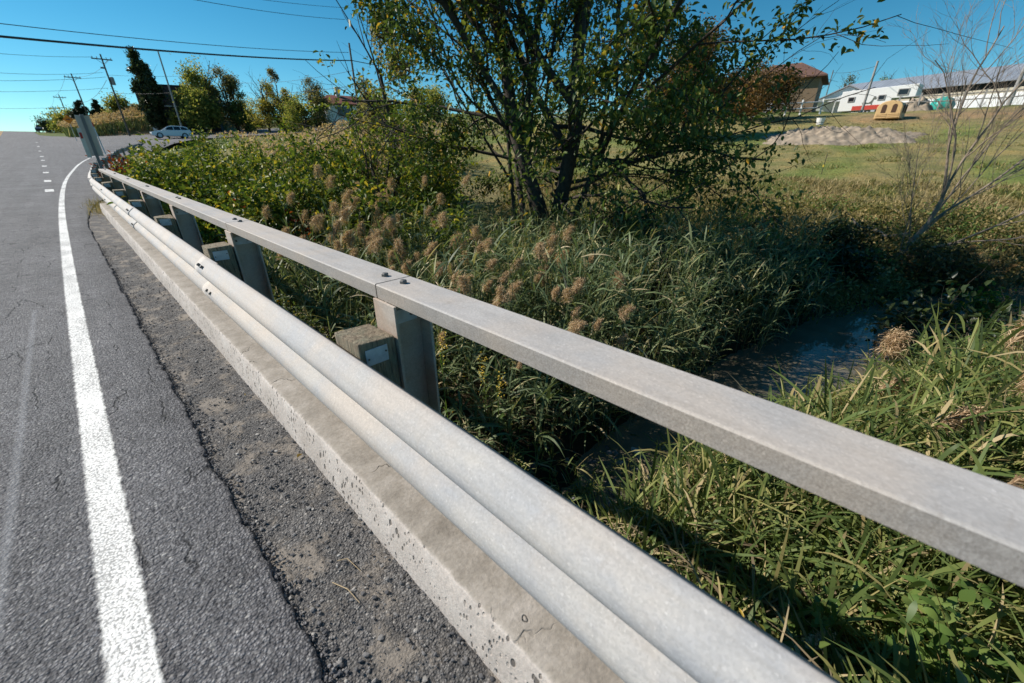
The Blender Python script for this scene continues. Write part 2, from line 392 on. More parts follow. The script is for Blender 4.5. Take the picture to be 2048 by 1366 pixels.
M['dark_leaf'] = leaf_mat('dark_leaf', [(0, (0.016, 0.031, 0.016)), (.6, (0.036, 0.060, 0.023)), (1, (0.072, 0.098, 0.031))], .3, .4, .4)
M['sumac'] = leaf_mat('red_autumn_leaf', [(0, (0.080, 0.016, 0.010)), (.5, (0.240, 0.048, 0.016)), (.85, (0.336, 0.096, 0.024)), (1, (0.120, 0.104, 0.024))], .4, .45, .3)
M['far_leaf'] = leaf_mat('far_leaf', [(0, (0.123, 0.163, 0.054)), (.5, (0.231, 0.271, 0.076)), (.85, (0.406, 0.396, 0.108)), (1, (0.598, 0.463, 0.163))], .6, .5, .3)
M['pale_leaf'] = leaf_mat('thin_olive_leaf', [(0, (0.108, 0.111, 0.057)), (.6, (0.200, 0.194, 0.094)), (1, (0.372, 0.300, 0.143))], .6, .5, .3)
M['gold_leaf'] = leaf_mat('golden_leaf', [(0, (0.156, 0.175, 0.048)), (.5, (0.332, 0.312, 0.078)), (1, (0.586, 0.449, 0.118))], .6, .5, .3)
M['conifer'] = leaf_mat('conifer_needle', [(0, (.014, .024, .014)), (.6, (.03, .046, .022)), (1, (.055, .075, .03))], .1, .6, .2)
M['poplar'] = leaf_mat('poplar_leaf', [(0, (0.029, 0.049, 0.026)), (.6, (0.058, 0.085, 0.039)), (1, (0.111, 0.130, 0.052))], .3, .4, .4)
M['rust_leaf'] = leaf_mat('rusty_leaf', [(0, (0.076, 0.066, 0.033)), (.6, (0.192, 0.122, 0.047)), (1, (0.381, 0.199, 0.067))], .3, .5, .3)
M['grass'] = leaf_mat('grass_blade', [(0, (0.111, 0.144, 0.041)), (.5, (0.190, 0.216, 0.060)), (.75, (0.317, 0.274, 0.101)), (1, (0.523, 0.389, 0.187))], .3, .5, .3)
M['straw_grass'] = leaf_mat('straw_grass', [(0, (0.166, 0.152, 0.062)), (.5, (0.331, 0.262, 0.124)), (1, (0.524, 0.414, 0.221))], .25, .6, .2)
M['gold_weed'] = leaf_mat('golden_dry_weed', [(0, (0.115, 0.109, 0.040)), (.4, (0.230, 0.201, 0.069)), (.75, (0.380, 0.299, 0.127)), (1, (0.483, 0.380, 0.196))], .35, .6, .2)
M['weed'] = leaf_mat('bright_weed_leaf', [(0, (0.079, 0.147, 0.033)), (.6, (0.147, 0.237, 0.056)), (1, (0.225, 0.293, 0.079))], .4, .45, .4)
M['yellow'] = plain('yellow_bloom', (.62, .45, .04), .6)

# ------------------------------------------------------------------ vectorised foliage
def nrm(v): return v/np.maximum(np.linalg.norm(v, axis=-1, keepdims=True), 1e-9)
def strips(P, D, Ln, W, droop, prof, S=4, roll=None, r=rng, wind=None):
    """curved blades: P base, D direction, returns V, F"""
    n = len(P); D = nrm(D); t = np.linspace(0, 1, S+1)[None, :, None]
    Ln = np.broadcast_to(Ln, n)[:, None, None]; droop = np.broadcast_to(droop, n)[:, None, None]
    C = P[:, None]+D[:, None]*Ln*t; C = C + np.array([0, 0, -1.])*droop*Ln*t**2
    if wind is not None: C = C+wind*Ln*t**2
    s = np.cross(D, [0, 0, 1.]); s = nrm(s+1e-4)
    nn = np.cross(s, D)
    a = (r.normal(0, .5, n) if roll is None else roll)[:, None]
    s = s*np.cos(a)+nn*np.sin(a)
    wd = np.interp(np.linspace(0, 1, S+1), np.linspace(0, 1, len(prof)), prof)[None, :, None]*np.broadcast_to(W, n)[:, None, None]*.5
    V = np.stack([C-s[:, None]*wd, C+s[:, None]*wd], 2).reshape(-1, 3)
    b = (np.arange(n)*(S+1)*2)[:, None]; k = np.arange(S)[None]*2
    F = np.stack([b+k, b+k+1, b+k+3, b+k+2], -1).reshape(-1, 4)
    return V, F
def leaves(P, D, N, Ln, W, fold=.25):
    n = len(P); D = nrm(D); s = nrm(np.cross(D, N)); N = np.cross(s, D)
    Ln = np.broadcast_to(Ln, n)[:, None]; W = np.broadcast_to(W, n)[:, None]
    q = lambda t, w, h: P+D*Ln*t+s*W*w+N*W*h
    V = np.stack([q(0, 0, 0), q(.3, .46, fold), q(.68, .36, fold*.8), q(1, 0, -.15), q(.68, -.36, fold*.8), q(.3, -.46, fold)], 1).reshape(-1, 3)
    b = (np.arange(n)*6)[:, None]
    F = np.concatenate([b+np.array([[0, 1, 2, 3]]), b+np.array([[0, 3, 4, 5]])])
    return V, F
def join(parts):
    V = []; F = []; k = 0
    for v, f in parts:
        V.append(v); F.append(f+k); k += len(v)
    return np.concatenate(V), np.concatenate(F)
def rdir(n, r=rng): return nrm(r.normal(size=(n, 3)))

def grow(r, base, d, length, rad, depth, segs, spread=.7, up=.12, kids=3, wob=.16, shrink=.68, out=None, start=.35):
    """branching skeleton: list of (points, radii, depth)"""
    if out is None: out = []
    d = np.array(d, float); d /= np.linalg.norm(d); p = np.array(base, float)
    pts = [p.copy()]; rad_l = [rad]; n = segs
    dirs = []
    for i in range(n):
        d = d+r.normal(0, wob, 3)+np.array([0, 0, up]); d /= np.linalg.norm(d)
        p = p+d*length/n; pts.append(p.copy()); rad_l.append(rad*(1-.62*(i+1)/n)); dirs.append(d.copy())
    out.append((pts, rad_l, depth))
    if depth > 0:
        for k in range(kids):
            u = start+(1-start)*(k+r.uniform(.2, .9))/kids; i = min(int(u*n), n-1); f = u*n-i
            q = pts[i]*(1-f)+pts[i+1]*f
            a = np.cross(dirs[i], r.normal(size=3)); a /= np.linalg.norm(a)
            nd = dirs[i]*math.cos(spread)+a*math.sin(spread)*r.uniform(.7, 1.25)
            grow(r, q, nd, length*shrink*r.uniform(.75, 1.2), max(rad_l[i]*.58, .003), depth-1, max(3, segs-1), spread, up, kids, wob, shrink, out, .25)
    return out
def wood(name, br, mat, parent, min_r=0.0, sides=(3, 4, 6, 8)):
    mb = MB()
    for pts, rad, dp in br:
        if rad[0] < min_r: continue
        mb.tube(pts, rad, sides[min(dp, len(sides)-1)], False)
    return mb.build(name, mat, parent, smooth_=True)
def twig_points(r, br, per_m, maxdepth=1, jitter=.05, t0=.15):
    P = []; D = []
    for pts, rad, dp in br:
        if dp > maxdepth: continue
        pts = np.array(pts); seg = np.diff(pts, axis=0); ln = np.linalg.norm(seg, axis=1).sum()
        n = max(2, int(ln*per_m*r.uniform(.6, 1.4))); u = r.uniform(t0, 1, n)*(len(seg)-1e-6)
        i = u.astype(int); f = (u-i)[:, None]
        P.append(pts[i]+seg[i]*f); D.append(nrm(seg[i]))
    P = np.concatenate(P); D = np.concatenate(D)
    return P+r.normal(0, jitter, P.shape), D
def leafed(name, r, P, D, size, mat, parent, aspect=.5, hang=.5):
    n = len(P); d = D*.5+rdir(n, r)*.9+np.array([0, 0, -hang]); N = rdir(n, r)*.7+np.array([0, 0, 1.])
    s = size*r.uniform(.6, 1.3, n)
    V, F = leaves(P, d, N, s, s*aspect*r.uniform(.8, 1.2, n))
    return mesh_np(name, V, F, mat, parent)

# ================================================================== THE SETTING
xs = np.concatenate([[-900, -400, -200], np.arange(-120, -12, 8), np.arange(-12, .5, .8), np.arange(.5, 14, .12), np.arange(14, 40, .5), np.arange(40, 130, 2.), [150, 190, 260, 400, 900]])
ys = np.concatenate([[-900, -400, -150, -60, -30, -15], np.arange(-9, 14, .13), np.arange(14, 40, .5), np.arange(40, 130, 2.), np.arange(130, 320, 8), [400, 900]])
X, Y = np.meshgrid(xs, ys); Z = ground(X, Y)
near = smooth(16, 9, np.hypot(X, Y))
Z = Z + near*.03*rng.normal(size=Z.shape)*smooth(.9, 1.4, X)
rr = np.hypot(X, Y); az = np.degrees(np.arctan2(X, Y))
q = .5+.5*nz(X, Y, .35, 2)
mud = np.array([.062, .047, .030]); green = np.array([.12, .15, .042]); dry = np.array([.28, .225, .115]); lawn = np.array([.12, .155, .045]); olive = np.array([.29, .26, .105])
colr = mud*(1-smooth(6, 11, rr))[..., None]+smooth(6, 11, rr)[..., None]*(green*(1-q[..., None])+dry*q[..., None])
mown = (smooth(19, 23, rr))[..., None]; colr = colr*(1-mown)+mown*(olive*(1-.5*q[..., None])+.5*q[..., None]*np.array([.27, .225, .115]))
band = (smooth(44, 47, rr)*smooth(54, 50, rr)*smooth(80, 84, az))[..., None]; colr = colr*(1-band)+band*np.array([.33, .235, .13])
q2 = .5+.5*nz(X*.55, Y*1.6, .22, 8); gp = (smooth(.52, .72, q2)*smooth(8, 11, rr)*smooth(46, 40, rr))[..., None]; colr = colr*(1-.75*gp)+.75*gp*np.array([.17, .23, .055])
tn = (smooth(96, 104, rr)*smooth(20, 15, az)*smooth(1, 3, az))[..., None]; colr = colr*(1-tn)+tn*np.array([.30, .22, .12])
far = smooth(54, 60, rr)[..., None]*(1-tn); colr = colr*(1-far)+far*lawn
wet = smooth(-1.35, -1.6, Z)[..., None]; colr = colr*(1-wet)+wet*np.array([.045, .036, .025])
ny, nx = X.shape
idx = np.arange(nx*ny).reshape(ny, nx)
F = np.stack([idx[:-1, :-1], idx[:-1, 1:], idx[1:, 1:], idx[1:, :-1]], -1).reshape(-1, 4)
A = np.concatenate([colr.reshape(-1, 3), np.ones((nx*ny, 1))], 1)
tag(mesh_np('ground', np.stack([X, Y, Z], -1).reshape(-1, 3), F, M['ground'], attr=A), kind='structure')

# stream water
wx = np.linspace(-1.5, 30, 90); wv = np.linspace(-2.6, 2.6, 9)
V = np.array([(x, stream_y(x)+v, WATER) for x in wx for v in wv]); i9 = np.arange(90*9).reshape(90, 9)
tag(mesh_np('water', V, np.stack([i9[:-1, :-1], i9[1:, :-1], i9[1:, 1:], i9[:-1, 1:]], -1).reshape(-1, 4), M['water']), kind='structure')

def grid_sheet(name, rows, mat, attr=None):
    """rows: list of equal-length point rows"""
    V = np.array(rows); a, b = V.shape[:2]; ii = np.arange(a*b).reshape(a, b)
    F = np.stack([ii[:-1, :-1], ii[:-1, 1:], ii[1:, 1:], ii[1:, :-1]], -1).reshape(-1, 4); V = V.reshape(-1, 3)
    return mesh_np(name, V, F, mat, attr=attr)
def broken_edge(y):                       # ragged right edge of the top layer of asphalt
    y = np.asarray(y, float)
    return .068+sh(y)+.013*nz(y*4.1, 0, 1, 1)+.008*nz(y*17, 3, 1, 2)+.006*nz(y*53, 1, 1, 5)
# shoulder: a lower, gravelly strip between the broken asphalt edge and the kerb
r2 = np.random.default_rng(3)
rows = []
for y in np.concatenate([np.arange(-3, 4.5, .015), np.arange(4.5, 16.1, .05)]):
    x = np.linspace(-.10, .70, 42)+sh(y)
    z = zr(y)-.020+.0022*r2.normal(size=42)+.006*nz(x, y, 7, 4)
    rows.append(np.stack([x, np.full(42, y), z], -1))
tag(grid_sheet('road_shoulder', rows, M['shoulder']), kind='structure')
# top layer of asphalt
def right_edge(y):
    out = np.interp(y, [14.5, 17, 23, 28, 36, 49, 60, 68, 73, 108, 112, 125, 150], [.30, .75, 1.1, 1.5, 2.6, 3.9, 6.4, 10, 14, 14, 2.2, -1.7, -2.6])
    return np.where(y < 10, broken_edge(y), np.where(y < 14.8, broken_edge(y)+(out-broken_edge(y))*np.clip((y-10)/4.8, 0, 1)**1.5, out))
rows = []
ya = np.concatenate([np.arange(-6, -1, .25), np.arange(-1, 5, .012), np.arange(5, 14.6, .04), np.arange(14.6, 130, .8), np.arange(130, 330, 4)])
for y in ya:
    e = float(right_edge(y)); left = -9+float(sh(y))
    u = np.concatenate([np.linspace(left, -1.2+sh(y), 10), np.linspace(-1.1+sh(y), e-.012, 9)])
    u = np.concatenate([u, [e, e+.003]]) if e < 1 else np.concatenate([np.linspace(left, -1, 10), np.linspace(-.6, e, 10), [e+.01]])
    z = np.full(len(u), float(zr(y)))
    if y > 60: z = np.where(u > 0, side_z(u, y)*smooth(60, 72, y)+zr(y)*(1-smooth(60, 72, y)), z)
    if y < 14: z[-2] -= .004; z[-1] -= .034
    rows.append(np.stack([u, np.full(len(u), y), z], -1))
tag(grid_sheet('road', rows, M['asphalt']), kind='structure')
# the side road climbing away to the right
rows = []
for x in np.arange(12, 90, 1.5):
    yy = np.linspace(73.5+.1*(x-12), 102+.12*(x-12), 8)
    rows.append(np.stack([np.full(8, x), yy, np.maximum(side_z(np.minimum(x, 40)+0*yy, yy), ground(x, yy)+.05)], -1))
tag(grid_sheet('side_road', [r_[::-1] for r_ in rows], M['asphalt']), kind='structure')

def line_sheet(name, pts, width, mat, lift=.004, step=.12):
    pts = np.array(pts, float); seg = np.linalg.norm(np.diff(pts, axis=0), axis=1); s = np.concatenate([[0], np.cumsum(seg)])
    t = np.linspace(0, s[-1], max(2, int(s[-1]/step))); 
    # smooth interpolation
    x = np.interp(t, s, pts[:, 0]); y = np.interp(t, s, pts[:, 1])
    k = np.ones(9)/9
    if len(t) > 60:
        k = np.ones(25)/25
        for a in (x, y):
            p = np.convolve(np.pad(a, 12, mode='reflect', reflect_type='odd'), k, 'valid'); a[:] = p
    dx, dy = np.gradient(x), np.gradient(y); l = np.hypot(dx, dy); nx_, ny_ = dy/l, -dx/l
    rows = []
    cols = np.linspace(-.625, .625, 9); at_ = []
    for v in cols:
        px_, py_ = x+nx_*width*v, y+ny_*width*v; at_.append(np.full(len(x), abs(v)*1.6))
        rows.append(np.stack([px_, py_, zr(py_)+lift], -1))
    rows = np.array(rows).transpose(1, 0, 2); at_ = np.array(at_).T.ravel()
    return grid_sheet(name, rows, mat, np.stack([at_, at_, at_, at_*0+1], 1))
def tline(name, *a, **k): return tag(line_sheet(name, *a, **k), kind='structure')
EL = [(-.262, -4), (-.27, 0), (-.272, 1.05), (-.325, 6), (-.352, 11), (-.345, 14.5), (-.30, 18.3), (-.21, 22.5), (-.06, 26.5), (.17, 31), (.47, 36.2), (.92, 42), (1.6, 48.5), (2.7, 55), (4.5, 62)]
tline('edge_line', EL, .102, M['white_paint'])
tline('faded_line', [(-.545, -2), (-.53, 2), (-.545, 5)], .035, M['faint_paint'])
for k, y in enumerate([19.1, 23.9, 30, 36.6, 44.5, 51, 62, 73, 86]):
    x = -.275-.0148*y-.00002*y*y
    tline('dashed_line', [(x, y-.5), (x-.015, y+.5)], .20, M['white_paint'], step=.3)
tline('dashed_line', [(-.03, 24), (-.03, 24.5)], .14, M['faint_paint'], step=.3)
for dx in (-.12, .12):
    yv = np.arange(70, 170, 4.)
    tline('centre_line', [(-3.55+float(sh(y))-.006*y+dx, y) for y in yv], .13, M['yellow_paint'], lift=.008, step=1)

# ------------------------------------------------------------------ loose stones and litter on the shoulder
ico_t = (1+5**.5)/2
IV = nrm(np.array([(-1, ico_t, 0), (1, ico_t, 0), (-1, -ico_t, 0), (1, -ico_t, 0), (0, -1, ico_t), (0, 1, ico_t), (0, -1, -ico_t), (0, 1, -ico_t), (ico_t, 0, -1), (ico_t, 0, 1), (-ico_t, 0, -1), (-ico_t, 0, 1)], float))
IF = np.array([(0, 11, 5), (0, 5, 1), (0, 1, 7), (0, 7, 10), (0, 10, 11), (1, 5, 9), (5, 11, 4), (11, 10, 2), (10, 7, 6), (7, 1, 8), (3, 9, 4), (3, 4, 2), (3, 2, 6), (3, 6, 8), (3, 8, 9), (4, 9, 5), (2, 4, 11), (6, 2, 10), (8, 6, 7), (9, 8, 1)])
def stones(name, P, size, mat, r, flat=.65):
    n = len(P); sc_ = size[:, None, None]*r.uniform(.6, 1.3, (n, 1, 3))*np.array([1, 1, flat])
    V = IV[None]*sc_*r.uniform(.75, 1.2, (n, 12, 1)); a = r.uniform(0, 6.28, n); c, s = np.cos(a)[:, None], np.sin(a)[:, None]
    V = np.stack([V[..., 0]*c-V[..., 1]*s, V[..., 0]*s+V[..., 1]*c, V[..., 2]], -1)+P[:, None]
    return mesh_np(name, V.reshape(-1, 3), (IF[None]+np.arange(n)[:, None, None]*12).reshape(-1, 3), mat, shade=False)
def stone_mat():
    mt, n, b = new_mat('gravel_stone'); g = n.nodes.new('ShaderNodeNewGeometry')
    L(n, ramp(n, g.outputs['Random Per Island'], [(0, (.06, .06, .065)), (.6, (.14, .14, .145)), (.9, (.25, .24, .23)), (1, (.48, .46, .43))]), b.inputs['Base Color']); b.inputs['Roughness'].default_value = .85
    return mt
M['gravel'] = stone_mat()
n = 15000; yv = -.5+8.5*r2.random(n)**1.7; u = r2.random(n)
xv = np.where(r2.random(n) < .35, broken_edge(yv)+.004+.05*u**2, broken_edge(yv)+(.375+sh(yv)-broken_edge(yv))*u)
sz = .0018+.0065*r2.random(n)**5
tag(stones('gravel', np.stack([xv, yv, zr(yv)-.018+sz*.3], -1), sz, M['gravel'], r2, .5), kind='stuff')
# crumbs of black asphalt along the break
n = 2000; yv = -.4+7*r2.random(n)**1.5; sz = .0022+.005*r2.random(n)**3
tag(stones('asphalt_crumbs', np.stack([broken_edge(yv)+r2.normal(.008, .010, n), yv, zr(yv)-.014+sz*.2], -1), sz, M['asphalt'], r2, .9), kind='stuff')
LEAF_ON_ROAD = [((.315, 1.62), .026, 'yellow fallen leaf on the gravel near the bottom of the kerb', (.55, .36, .07)),
    ((.385, 2.86), .03, 'curled orange-brown leaf lying against the foot of the kerb', (.36, .15, .05)),
    ((.39, 2.66), .024, 'small tan leaf beside the curled orange-brown one at the kerb', (.45, .28, .13)),
    ((.31, 2.35), .02, 'small pale yellow leaf on gravel halfway along the kerb', (.5, .38, .14))]
for k, ((x, y), s, lab, c) in enumerate(LEAF_ON_ROAD):
    V, F = leaves(np.array([[0, 0, .004]]), np.array([[1., .3, .15]]), np.array([[0, 0, 1.]]), s, s*.7, .45)
    o = mesh_np('fallen_leaf', V, F, plain('dry_leaf_%s' % 'abcd'[k], c, .6, 0, .1))
    o.location = (x, y, float(zr(y))-.014); o.rotation_euler = (0, 0, k*1.3); tag(o, lab, 'leaf')
straw = plain('straw_stalk', (.45, .34, .20), .7)
for pts, lab in [([(.182, .96), (.205, .90), (.212, .84)], 'thin curved straw stalk on the sandy patch beside the broken asphalt edge'),
                 ([(.225, 1.02), (.25, 1.0), (.262, .93)], 'bent golden stalk lying across the sandy patch'),
                 ([(.395, 1.25), (.375, 1.2), (.372, 1.14)], 'short pale stalk lying close to the kerb foot')]:
    o = MB().tube([(x, y, float(zr(y))-.012+.006*(i == 1)) for i, (x, y) in enumerate(pts)], [.0014, .0016, .0008], 5).build('dry_stalk', straw)
    tag(o, lab, 'stalk')

# ------------------------------------------------------------------ concrete kerb
def kerb(y0, y1, lab, r):
    prof = [(.372, -.06), (.374, .02), (.380, .07), (.386, .115), (.392, .153), (.397, .163), (.408, .167), (.46, .168), (.52, .169), (.60, .168), (.672, .165), (.674, -.02), (.674, -.35)]
    rows = []
    for y in np.arange(y0, y1+.001, .02):
        row = []
        for k, (x, z) in enumerate(prof):
            ch = 0.0
            if 4 <= k <= 6: ch = -.016*max(0, nz(y*2.3, k*.2, 1, 7)-.35)-.008*max(0, nz(y*9, k*.3, 1, 3)-.45)
            if k <= 3: ch = .005*nz(y*1.2, k, 1, 2)
            row.append((x+float(sh(y))-ch*.6+.0005*r.normal(), y, z+float(zr(y))+ch+.0005*r.normal()))
        rows.append(row)
    V = np.array(rows); a, b = V.shape[:2]; ii = np.arange(a*b).reshape(a, b)
    F = np.stack([ii[:-1, :-1], ii[1:, :-1], ii[1:, 1:], ii[:-1, 1:]], -1).reshape(-1, 4)
    me_f = [F, np.array([ii[0][::1]]), np.array([ii[-1][::-1]])]
    return tag(mesh_np('concrete_kerb', V.reshape(-1, 3), me_f, M['concrete']), lab, 'kerb')
kerb(-3, 9.75, 'long pitted concrete kerb running beside the road under the guardrail', r2)
kerb(9.77, 12.3, 'short far end piece of the concrete kerb beyond the joint', r2)
mb = MB().box(.3, .668, -3, 10, -.42, -.07); mb.box(-.5, .66, -2.4, -1.9, -2.3, -.43); mb.box(-.5, .66, 2.3, 2.8, -2.3, -.43)
tag(mb.build('bridge_deck', M['concrete']), 'concrete edge of the bridge slab under the kerb and railing', 'bridge')

# ------------------------------------------------------------------ corrugated guardrail with wooden posts
BEAM = [(-3, .432), (0, .435), (3, .432+.0), (6, .43), (9, .432), (12, .43)]
def beam_x(y):
    y = np.asarray(y, float)
    a = .435+sh(y)
    b = np.interp(y, [12, 14.2, 16, 17.7, 20, 23.4, 27.8, 36, 49, 65, 74], [.30, .275, .31, .38, .50, .68, 1.04, 1.95, 3.3, 6.0, 8.6])
    return np.where(y < 11, a, np.where(y > 14, b, a+(b-a)*smooth(11, 14, y)))
PROF = [(.083, .546), (.070, .549), (.058, .544), (.018, .511), (.008, .499), (.001, .484), (0, .468), (.008, .450), (.030, .428), (.060, .408), (.078, .397), (.062, .389), (.018, .358), (.007, .345), (.001, .330), (0, .314), (.004, .296), (.016, .275), (.037, .256), (.06, .244), (.083, .240)]
def beam_mesh(y0, y1, off=0.0, r=r2):
    yy = np.arange(y0, y1+.01, .10 if y1 < 15 else .4); xx = beam_x(yy)
    tx, ty = np.gradient(xx), np.gradient(yy); l = np.hypot(tx, ty); nx_, ny_ = ty/l, -tx/l
    k = len(PROF); rows = []
    for i, y in enumerate(yy):
        base = float(zr(y))
        f = [(xx[i]+nx_[i]*(d+off), y+ny_[i]*(d+off), z+base) for d, z in PROF]
        bk = [(xx[i]+nx_[i]*(d+off+.0035), y+ny_[i]*(d+off+.0035), z+base) for d, z in PROF[::-1]]
        rows.append(f+bk)
    V = np.array(rows); a, b = V.shape[:2]; ii = np.arange(a*b).reshape(a, b); nxt = np.roll(ii, -1, 1)
    F = np.stack([ii[:-1], nxt[:-1], nxt[1:], ii[1:]], -1).reshape(-1, 4)
    return V.reshape(-1, 3), [F, np.array([ii[0][::-1]]), np.array([ii[-1]])]
POST_Y = [1.335+2.06*i for i in range(-1, 7)]
gr = empty('guardrail', (.45, 0, 0), 'galvanised corrugated guardrail bolted to square wooden posts along the kerb', 'guardrail')
gr.location = (0, 0, 0)
laps = [-3, 3.27, 7.12, 10.95, 14.8, 18.6, 26.2, 33.8, 45.2, 60, 72]
for a, b in zip(laps[:-1], laps[1:]):
    k = laps.index(a)
    V, F = beam_mesh(a-(.16 if k else 0), b+.16, .0045 if k % 2 else 0); mesh_np('rail_beam', V, F, M['beam'], gr)
def hexbolt(mb, c, ax, r=.012, h=.012):
    c = Vector(c); ax = Vector(ax).normalized(); a = ax.cross(Vector((.1, 1, .3))).normalized(); b = ax.cross(a)
    ring = lambda t, q: [c+ax*t+(a*math.cos(math.pi*k/3)+b*math.sin(math.pi*k/3))*q for k in range(6)]
    mb.add(ring(-.004, r)+ring(h*.75, r)+ring(h, r*.8), [(k, (k+1) % 6, 6+(k+1) % 6, 6+k) for k in range(6)]+[(6+k, 6+(k+1) % 6, 12+(k+1) % 6, 12+k) for k in range(6)]+[tuple(range(12, 18))])
for yl in laps[1:5]:
    for dy in (-.045, .045):
        for d, z, nzv in ((.016, .516, .75), (.010, .347, .7)):
            mb = MB(); y = yl+dy+(.0 if z > .5 else -.04)
            x = float(beam_x(y))
            hexbolt(mb, (x+d, y, z+float(zr(y))), (-.85, 0, nzv), .011, .011); mb.build('bolt', M['bolt'], gr, .002)
def wood_post(y, x0, rz=0, z1=.605, z0=.10):
    b = float(zr(y)); w, d = .071, .089
    h = b+z1-(b+z0); mb = MB(); v = []
    for z in np.linspace(0, h, 7):
        for sx, sy in ((-1, -1), (1, -1), (1, 1), (-1, 1)):
            v.append((sx*w+.0015*r2.normal(), sy*d+.0015*r2.normal(), z+(.006*r2.normal() if z > h-.01 else 0)))
    f = [(3, 2, 1, 0), (24, 25, 26, 27)]+[(i*4+k, i*4+(k+1) % 4, i*4+4+(k+1) % 4, i*4+4+k) for i in range(6) for k in range(4)]
    p = mb.add(v, f).build('wooden_post', M['wood'], gr, .005)
    p.location = (x0+w, y, b+z0); p.rotation_euler = (0, 0, rz)
    pl = MB().box(-w*.72, w*.50, -d-.006, -d-.0015, h-.085, h-.022).build('reflector_plate', M['plate'], p, .0015)
    for sx in (-.6, .38):
        q_ = MB(); hexbolt(q_, (sx*w, -d-.006, h-.05+.012*sx), (0, -1, 0), .004, .003); q_.build('nail', M['bolt'], p)
for i, y in enumerate(POST_Y): wood_post(y, .524+float(sh(y)), r2.normal(0, .03), .60+.008*r2.normal())
for y in (15.7, 17.6, 19.5, 21.5, 23.6, 26.2, 30, 34, 38, 42.5, 47, 52, 57, 62, 67):
    wood_post(y, float(beam_x(y))+.09, -math.atan2(float(beam_x(y+.2)-beam_x(y)), .2), .61+.01*r2.normal(), -.35)

# ------------------------------------------------------------------ box-section bridge railing on steel posts
br = empty('bridge_railing', (0, 0, 0), 'flat grey steel railing on I-beam posts standing behind the guardrail', 'railing')
def rail_piece(y0, y1, r):
    prof = [(.687, .697), (.839, .697), (.8400, .7465), (.8375, .7500), (.834, .7505), (.693, .7505), (.6895, .7495), (.687, .7465)]
    yy = np.linspace(y0, y1, max(3, int((y1-y0)/.4))); rows = []
    for y in yy: rows.append([(x+float(sh(y)), y, z+float(zr(y))) for x, z in prof])
    V = np.array(rows); a, b = V.shape[:2]; ii = np.arange(a*b).reshape(a, b); nxt = np.roll(ii, -1, 1)
    F = np.stack([ii[:-1], ii[1:], nxt[1:], nxt[:-1]], -1).reshape(-1, 4)
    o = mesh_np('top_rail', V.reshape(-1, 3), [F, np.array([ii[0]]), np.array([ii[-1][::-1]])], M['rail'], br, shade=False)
jn = [-3, 1.372, 3.40, 7.57, 11.7, 14.35]
for a, b in zip(jn[:-1], jn[1:]): rail_piece(a+.004, b-.004, r2)
for y in POST_Y:
    b = float(zr(y)); s = float(sh(y))
    for dy in (-.062, .072):
        mb = MB(); hexbolt(mb, (.768+s, y+.036+dy, .7505+b), (0, 0, 1), .0145, .013); mb.build('bolt', M['bolt'], br, .0015)
    mb = MB(); y0, y1 = y-.098, y+.052; yc = y-.023
    mb.box(.676+s, .687+s, y0, y1, -.75+b, .6955+b).box(.687+s, .822+s, yc-.006, yc+.006, -.75+b, .6955+b).box(.822+s, .833+s, y0, y1, -.75+b, .6955+b)
    p = mb.build('steel_post', M['post_metal'], br, .0015)
    MB().box(.6885+s, .806+s, yc-.0125, yc-.0075, .600+b, .655+b).build('bracket_plate', M['plate'], p, .001)
    for q_ in (.71, .78):
        mb = MB(); hexbolt(mb, (q_+s, yc-.0125, .628+b), (0, -1, 0), .007, .005); mb.build('bolt', M['bolt'], p)

# ------------------------------------------------------------------ marker board at the far end of the railing
mk = empty('marker_board', (.52, 15, .0), 'tall grey hazard marker seen from behind at the far end of the railing', 'road sign')
b = float(zr(15)); MBo = lambda *a: MB().box(*a)
mk.location = (.60, 15.0, b)
MBo(-.13, .13, .0, .006, 1.02, 1.90).build('sign_panel', plain('sign_back', (.56, .50, .45), .55, .05, .08), mk, .002)
mb = MB(); mb.box(-.035, .025, -.012, -.002, -.5, 1.92).box(-.035, -.028, -.04, -.012, -.5, 1.92).box(.018, .025, -.04, -.012, -.5, 1.92); mb.build('sign_post', plain('sign_post_metal', (.27, .27, .28), .6, .2, .1), mk)
MBo(-.18, -.10, -.018, -.012, .98, 1.62).build('side_panel', plain('side_panel_paint', (.62, .61, .57), .55, .05, .08), mk, .002)
MBo(-.168, -.122, -.024, -.0185, 1.40, 1.53).build('reflector', M['red'], mk, .002)
mk.rotation_euler = (0, R(1.2), R(4))
dl = empty('delineator_post', (2.15, 41, float(ground(2.15, 41))), 'thin pale marker stake beside the road corner behind the marker board', 'marker post')
dl.location = tuple(at(208, 300, 40)-np.array([0, 0, .25]))
MB().tube([(0, 0, 0), (-.03, 0, 1.0), (-.06, 0, 1.65)], .035, 8).build('stake', plain('pale_blue_plastic', (.42, .52, .56), .5), dl)
MB().tube([(-.058, 0, 1.62), (-.068, 0, 1.85)], .05, 8).build('top_marker', M['red'], dl)

# ================================================================== THE FOREGROUND TREE
def simple_tree(name, label, cat, pos, br, leafer, lmat, bark, group=None, min_r=0):
    t = empty(name, pos, label, cat, group)
    wood('trunk', br, bark, t, min_r)
    if leafer is not None: leafer(t)
    return t
r3 = np.random.default_rng(21)
tb = np.array([7.25, 5.95]); tz = float(ground(*tb))
br = []
right = RT.copy(); away = np.array([math.sin(YAW), math.cos(YAW), 0])
stems = [(-.10, .02, .20, 6.6, -.02), (.16, -.05, .18, 6.8, .08), (-.55, .10, .085, 5.6, -.16), (-.95, .0, .06, 4.8, -.34), (.45, .15, .08, 6.0, .28), (-.30, .35, .07, 5.6, -.2)]
for dx, dyy, rad, ln, lean in stems:
    b0 = right*dx*.55+away*dyy
    grow(r3, b0, right*lean+away*r3.normal(0, .08)+np.array([0, 0, 1.]), ln, rad, 3, 9, .72, .05, 5, .10, .58, br, .30)
